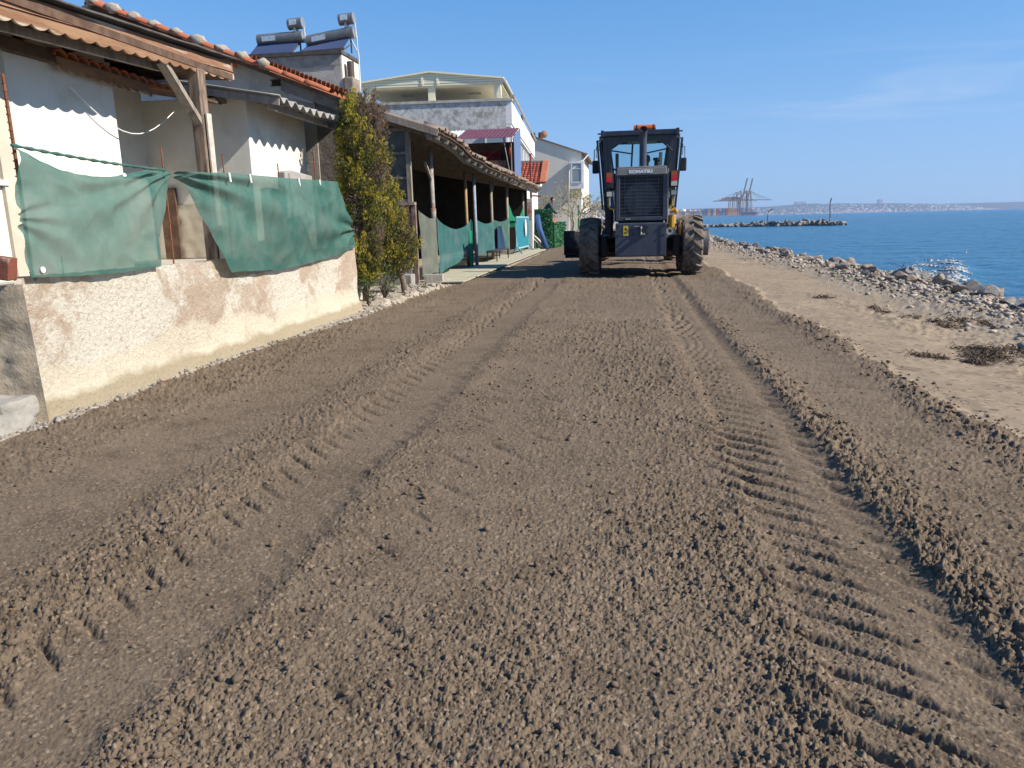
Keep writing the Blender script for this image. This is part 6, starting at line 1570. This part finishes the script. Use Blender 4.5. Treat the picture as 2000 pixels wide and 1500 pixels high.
# ---- counterweight / rear plate
MB().box(-0.555, 0.545, -1.0, -0.55, 0.46, 1.19).build('counterweight', m_body, gr, bevel=0.025)
MB().box(-0.555, -0.43, -1.012, -1.003, 0.50, 1.14).build('side_plate', m_body, gr)
MB().box(0.42, 0.54, -1.012, -1.003, 0.50, 1.14).build('side_plate', m_body, gr)
mb = MB()
for (x, z) in ((-0.49, 1.12), (0.48, 1.12), (-0.49, 0.92), (0.48, 0.92), (-0.2, 1.09), (0.14, 1.09), (-0.18, 0.95), (0.13, 0.95)): mb.tube([(x, -1.014, z), (x, -1.03, z)], 0.022, 8)
mb.build('bolts', m_black, gr)
hk = MB().box(-0.03, 0.12, -1.035, -1.003, 0.93, 1.13).build('hitch_plate', m_black, gr)
MB().tube([(0.0, -1.04, 1.10), (0.0, -1.11, 1.06), (0.0, -1.11, 0.97), (0.0, -1.04, 0.95)], 0.022, 8).tube([(-0.14, -1.02, 1.115), (0.12, -1.02, 1.115)], 0.012, 6).box(-0.02, 0.09, -1.12, -1.04, 0.93, 0.965).build('hitch_hook', m_steel, hk)
st = MB().box(-0.385, -0.275, -1.006, -1.001, 0.92, 1.13).build('warning_sticker', M('sticker_yellow', (0.72, 0.55, 0.05), (0.66, 0.5, 0.05), 20, rough=0.5), gr)
MB().prism([(-0.362, 1.04), (-0.298, 1.04), (-0.33, 1.10)], 1, -1.0075, -1.0065).box(-0.365, -0.295, -1.0075, -1.0065, 0.98, 0.99).box(-0.365, -0.295, -1.0075, -1.0065, 0.955, 0.965).build('sticker_marks', m_black, st)
MB().box(-0.36, -0.22, -0.94, -0.931, 1.25, 1.30).build('plate', m_black, gr)
mb = MB()
for k in range(3): mb.tube([(-0.325+k*0.04, -0.944, 1.275), (-0.325+k*0.04, -0.941, 1.275)], 0.012, 8)
mb.build('plate_marks', m_pvc, gr)
# ---- lights
m_red = M('lens_red', (0.45, 0.02, 0.03), rough=0.25, emit=(0.8, 0.03, 0.05), estr=0.08); m_orange = M('lens_amber', (0.45, 0.10, 0.03), rough=0.25)
m_clear = M('lens_clear', (0.6, 0.58, 0.5), rough=0.2)
for sg in (-1, 1):
    x = 0.69*sg
    h_ = MB().box(x-0.085, x+0.085, -0.95, -0.80, 1.93, 2.28).build('tail_light', m_black, gr, bevel=0.012)
    MB().box(x-0.062, x+0.062, -0.964, -0.951, 2.165, 2.262).build('amber_lens', m_orange, h_)
    MB().box(x-0.062, x+0.062, -0.964, -0.951, 2.06, 2.162).tube([(x+0.01, -0.974, 2.10), (x+0.01, -0.965, 2.10)], 0.018, 10).build('red_lens', m_red, h_)
    MB().box(x-0.062, x+0.062, -0.964, -0.951, 1.955, 2.055).build('reverse_lens', m_clear if sg > 0 else m_black, h_)
    w_ = MB().box(x-0.075, x+0.075, -0.93, -0.82, 1.75, 1.88).build('work_lamp', m_black, gr, bevel=0.012)
    MB().box(x-0.055, x+0.055, -0.94, -0.931, 1.765, 1.865).build('lens', m_clear if sg < 0 else m_steel, w_)
    MB().tube([(x-0.02, -0.86, 1.75), (x-0.02, -0.86, 1.56), (x-0.05*sg-0.02, -0.86, 1.50), (x-0.14*sg, -0.84, 1.49)], 0.022, 8).build('lamp_bracket', m_yel, gr)
    MB().box(x-0.06-0.06*sg, x+0.06-0.06*sg, -0.80, -0.70, 1.9, 2.25).build('light_arm', m_yel if sg > 0 else m_black, gr)
# ---- tanks and steps beside the hood
MB().box(-0.80, -0.64, -0.35, 1.5, 0.95, 1.55).build('side_tank', m_black, gr, bevel=0.03)
MB().tube([(0.70, -0.1, 1.05), (0.70, -0.1, 1.34)], 0.10, 12).box(0.6, 0.76, 0.05, 1.2, 0.95, 1.28).build('filter_housing', m_yel, gr, bevel=0.01)
MB().tube([(0.66, -0.25, 1.42), (0.76, -0.25, 1.46), (0.80, -0.2, 1.40)], 0.05, 8).build('filler_neck', m_yel, gr)
MB().lathe([(0.0, 0.04), (0.03, 0.05), (0.03, 0.08), (0.0, 0.085)], (0.64, -0.66, 1.0), 'y', 20).build('tow_eye', m_pvc, gr)
# ---- exhaust
MB().tube([(0.06, 0.75, 2.36), (0.06, 0.75, 3.05), (0.06, 0.73, 3.16), (0.06, 0.66, 3.27), (0.06, 0.61, 3.31)], [0.085, 0.085, 0.086, 0.09, 0.092], 16, False).tube([(0.06, 0.75, 2.38), (0.06, 0.75, 2.46)], 0.11, 14).build('exhaust_pipe', m_body, gr, smooth=True)
MB().tube([(0.06, 0.655, 3.268), (0.06, 0.65, 3.272)], 0.084, 16).build('exhaust_bore', m_dark, gr)
MB().tube([(0.40, 0.95, 2.38), (0.40, 0.95, 2.62)], 0.07, 12).tube([(0.40, 0.95, 2.62), (0.40, 0.95, 2.68)], 0.10, 12).build('air_intake', m_black, gr)
# ---- cab: six-sided plan, tapering down
CY = 2.0; CZ0, CZ1 = 1.50, 3.32
plan_t = [(-0.78, CY), (0.78, CY), (0.98, CY+0.55), (0.80, CY+1.6), (-0.80, CY+1.6), (-0.98, CY+0.55)]
plan_b = [(-0.66, CY+0.05), (0.66, CY+0.05), (0.85, CY+0.55), (0.55, CY+1.55), (-0.55, CY+1.55), (-0.85, CY+0.55)]
def cp_(i, z):
    t = (z-CZ0)/(CZ1-CZ0); a, b = plan_b[i % 6], plan_t[i % 6]; return Vector((a[0]+(b[0]-a[0])*t, a[1]+(b[1]-a[1])*t, z))
for i in range(6):
    MB().beam(cp_(i, CZ0), cp_(i, CZ1), 0.085, 0.085, (0, 1, 0)).build('cab_pillar', m_cab, gr, bevel=0.01)
MB().prism([(-0.92, CY-0.12), (0.92, CY-0.12), (1.03, CY+0.55), (0.88, CY+1.75), (-0.88, CY+1.75), (-1.03, CY+0.55)], 2, 3.32, 3.37).build('cab_roof', m_cab, gr, bevel=0.015)
MB().box(-0.93, 0.93, CY-0.16, CY-0.06, 3.30, 3.42).box(-0.96, -0.88, CY-0.18, CY-0.04, 3.28, 3.44).box(0.88, 0.96, CY-0.18, CY-0.04, 3.28, 3.44).build('roof_rail', m_cab, gr, bevel=0.01)
mb = MB()
for sg in (-1, 1): mb.box(sg*1.0-0.04, sg*1.0+0.04, CY-0.14, CY-0.08, 3.35, 3.38)
mb.build('roof_lug', m_cab, gr)
# rear face: a frame with an eight-cornered opening
def rear_y(z): return CY + 0.05*(CZ1-z)/(CZ1-CZ0)
outer = [(-0.92, 1.5), (0.92, 1.5), (0.92, 3.31), (-0.92, 3.31)]
op = [(-0.62, 2.40), (0.72, 2.40), (0.76, 2.55), (0.76, 2.95), (0.48, 3.17), (-0.42, 3.17), (-0.70, 2.98), (-0.70, 2.52)]
ou = [(-0.86, 2.0), (0.86, 2.0), (0.88, 2.55), (0.90, 2.95), (0.92, 3.31), (-0.92, 3.31), (-0.90, 2.98), (-0.88, 2.52)]
vs = [(x, rear_y(z)-0.03, z) for x, z in ou] + [(x, rear_y(z)-0.03, z) for x, z in op] + [(x, rear_y(z)+0.03, z) for x, z in ou] + [(x, rear_y(z)+0.03, z) for x, z in op]
fs = []
for i in range(8):
    j = (i+1) % 8; fs += [(i, j, 8+j, 8+i), (16+j, 16+i, 24+i, 24+j), (8+i, 8+j, 24+j, 24+i), (j, i, 16+i, 16+j)]
rf_ = MB().add(vs, fs).build('cab_rear_frame', m_cab, gr)
MB().add([(x, rear_y(z), z) for x, z in op], [tuple(range(8))]).build('rear_glass', m_cabglass, rf_)
MB().tube([(0.66, CY-0.06, 3.06), (0.80, CY-0.06, 2.92), (0.78, CY-0.06, 2.7), (0.60, CY-0.06, 2.42), (0.36, CY-0.06, 2.41)], 0.014, 6).build('wiper', m_black, rf_)
for i in (1, 2, 3, 4, 5):
    a, b = i, i+1
    q = [cp_(a, CZ0+0.1), cp_(b, CZ0+0.1), cp_(b, CZ1-0.04), cp_(a, CZ1-0.04)]
    if (i % 6) in (1, 5): q = [cp_(a, CZ0+0.1), cp_(b, CZ0+0.1), cp_(b, CZ1-0.04), cp_(a, CZ1-0.04)]
    MB().add(q, [(0, 1, 2, 3)]).build('cab_glass', m_cabglass, gr)
    mb = MB()
    for z in (CZ0+0.06, CZ1-0.03): mb.beam(cp_(a, z), cp_(b, z), 0.06, 0.09)
    if i in (2, 4): mb.beam(cp_(a, 2.42), cp_(b, 2.42), 0.05, 0.05)
    mb.build('cab_rail', m_cab, gr)
# door frames standing proud on both flanks, grab rails, mirrors
for sg in (-1, 1):
    MB().beam((sg*0.93, CY+0.50, 1.52), (sg*1.07, CY+0.42, 3.26), 0.05, 0.10, (0, 1, 0)).beam((sg*0.95, CY+0.10, 3.22), (sg*1.06, CY+0.42, 3.24), 0.04, 0.05).build('door_frame', m_cab, gr)
    MB().add([(sg*0.80, CY+0.12, 1.6), (sg*0.88, CY+0.48, 1.6), (sg*1.03, CY+0.42, 3.2), (sg*0.95, CY+0.12, 3.2)], [(0, 1, 2, 3)]).build('side_glass', m_cabglass, gr)
    MB().box(sg*0.86-0.04, sg*0.86+0.04, CY+0.4, CY+0.5, 1.62, 1.82).build('hinge', m_cab, gr)
    mr_ = MB().tube([(sg*1.02, CY+0.6, 3.05), (sg*1.15, CY+0.6, 3.05), (sg*1.16, CY+0.6, 2.70)], 0.014, 6).tube([(sg*1.02, CY+0.6, 3.12), (sg*1.10, CY+0.6, 3.12), (sg*1.10, CY+0.6, 2.86), (sg*1.02, CY+0.6, 2.86)], 0.012, 6).build('mirror_arm', m_cab, gr)
    MB().box(sg*1.12-0.085, sg*1.12+0.085, CY+0.58, CY+0.66, 2.45, 2.78).build('mirror', m_black, mr_, bevel=0.03)
MB().box(-0.55, 0.55, CY+0.1, CY+1.5, 1.38, 1.5).build('cab_floor', m_black, gr)
# interior: seat, console, blade levers, front cross frame
MB().box(-0.05, 0.45, CY+0.35, CY+0.85, 1.75, 1.95).build('seat', m_black, gr, bevel=0.04)
MB().box(-0.02, 0.42, CY+0.28, CY+0.40, 1.95, 2.55).build('seat_back', m_black, gr, bevel=0.04)
MB().box(-0.22, 0.22, CY+1.05, CY+1.35, 1.5, 2.35).build('console', m_black, gr, bevel=0.03)
MB().lathe([(0.015*math.cos(q), 0.19+0.015*math.sin(q)) for q in [2*math.pi*i/6 for i in range(7)]], (0.2, CY+1.0, 2.35), 'y', 20).build('steering_wheel', m_black, gr)
for x in (-0.56, 0.56):
    MB().beam((x, CY+1.2, 2.0), (x*1.02, CY+1.15, 2.98), 0.07, 0.09).build('lift_cylinder', m_hoodtop, gr)
mb = MB()
for sg in (-1, 1): mb.beam((sg*0.24, CY+1.6, 1.6), (sg*0.16, CY+1.62, 3.25), 0.05, 0.05, (0, 1, 0)); mb.beam((sg*0.2, CY+1.62, 3.0), (sg*0.75, CY+1.62, 3.10), 0.035, 0.035); mb.beam((sg*0.2, CY+1.6, 2.45), (sg*0.7, CY+1.62, 2.62), 0.04, 0.05)
mb.build('front_frame', m_cab, gr)
MB().box(-0.3, 0.45, CY+0.2, CY+1.4, 3.22, 3.31).build('headliner', m_hoodtop, gr)
# beacon bar
bc = MB().box(-0.02, 0.36, CY+0.30, CY+0.44, 3.372, 3.40).build('beacon_base', m_black, gr)
MB().tube([(-0.15, CY+0.37, 3.50), (0.40, CY+0.37, 3.50)], 0.095, 16).build('beacon_lens', M('beacon_amber', (0.60, 0.14, 0.02), (0.50, 0.10, 0.02), 20, rough=0.3), bc)
mb = MB()
for x in (-0.09, 0.33): mb.tube([(x, CY+0.37, 3.50), (x+0.035, CY+0.37, 3.50)], 0.101, 16)
mb.build('beacon_strap', m_black, bc)
# ---- front end: goose-neck frame, circle, blade, front axle, lift arms
MB().beam((0, 3.4, 1.35), (0, 4.6, 1.55), 0.32, 0.36).beam((0, 4.55, 1.55), (0, 6.3, 1.25), 0.30, 0.34).build('main_frame', m_yel, gr)
MB().box(-0.9, 0.9, 6.05, 6.25, 0.55, 0.75).build('front_axle', m_yel, gr, bevel=0.03)
MB().lathe([(0.78, 0.55), (0.78, 0.72), (0.88, 0.72), (0.88, 0.55), (0.78, 0.55)], (0, 4.4, 0), 'z', 36).build('circle', m_yel, gr)
bl = MB()
prof = [(0.10*math.cos(math.pi*(0.5+t))*1.0 - 0.02, 0.22+0.72*t) for t in [i/8 for i in range(9)]]
def bpt(u, v):
    i = v*8; k = min(7, int(i)); f = i-k; py, pz = prof[k][0]*(1-f)+prof[k+1][0]*f, prof[k][1]*(1-f)+prof[k+1][1]*f
    x = -2.05 + 4.05*u; return (x, 4.35+py*1.6 + 0.10*x, pz)
bl.grid(bpt, 12, 8).build('blade', m_black, gr, smooth=True, solid=0.04)
MB().box(-2.08, -1.75, 4.02, 4.16, 0.30, 0.98).build('blade_end', m_black, gr, bevel=0.02)
MB().box(1.92, 2.02, 4.45, 4.58, 0.26, 0.86).build('blade_end', m_hoodtop, gr, bevel=0.02)
for sg in (-1, 1): MB().tube([(sg*0.45, 4.55, 1.95), (sg*0.8, 4.5, 0.95)], 0.06, 10).build('lift_ram', m_steel, gr)
# ---- the driver, seated with hands at the wheel
JD = [(0.2, 2.70, 2.02), (0.2, 2.66, 2.22), (0.2, 2.68, 2.44), (0.2, 2.70, 2.58),
      (0.09, 2.80, 2.0), (0.06, 3.15, 2.02), (0.05, 3.22, 1.62), (0.05, 3.34, 1.58),
      (0.31, 2.80, 2.0), (0.34, 3.15, 2.02), (0.35, 3.22, 1.62), (0.35, 3.34, 1.58),
      (0.02, 2.68, 2.50), (-0.02, 2.82, 2.25), (0.06, 3.0, 2.30), (0.08, 3.05, 2.33),
      (0.38, 2.68, 2.50), (0.42, 2.82, 2.25), (0.34, 3.0, 2.30), (0.32, 3.05, 2.33)]
JD = [(a, b-CY-0.65, c-1.5) for a, b, c in JD]
RDD = [0.15, 0.14, 0.16, 0.06, 0.09, 0.075, 0.055, 0.04, 0.09, 0.075, 0.055, 0.04, 0.075, 0.055, 0.045, 0.04, 0.075, 0.055, 0.045, 0.04]
dv = person((0.34, 18.3+CY+0.65, 1.5), 'driver in dark clothes sitting at the wheel inside the grader cab', JD, RDD, ED, M('dark_clothes', (0.03, 0.032, 0.04), rough=0.9), (0.2, 0.06, 1.26))

# ================================================================== haze over the bay
hz = MB().box(-2500, 12500, -120, 12500, SEA-3, 172).build('haze', bpy.data.materials.new('haze_air'))
hz['kind'] = 'stuff'
hm = hz.data.materials[0]; hm.use_nodes = True; hn = hm.node_tree; hn.nodes.clear()
ho = hn.nodes.new('ShaderNodeOutputMaterial'); hv = hn.nodes.new('ShaderNodeVolumePrincipled')
hv.inputs['Color'].default_value = (0.50, 0.68, 1.0, 1); hv.inputs['Density'].default_value = 0.00008; hv.inputs['Anisotropy'].default_value = 0.2
hn.links.new(hv.outputs[0], ho.inputs['Volume'])
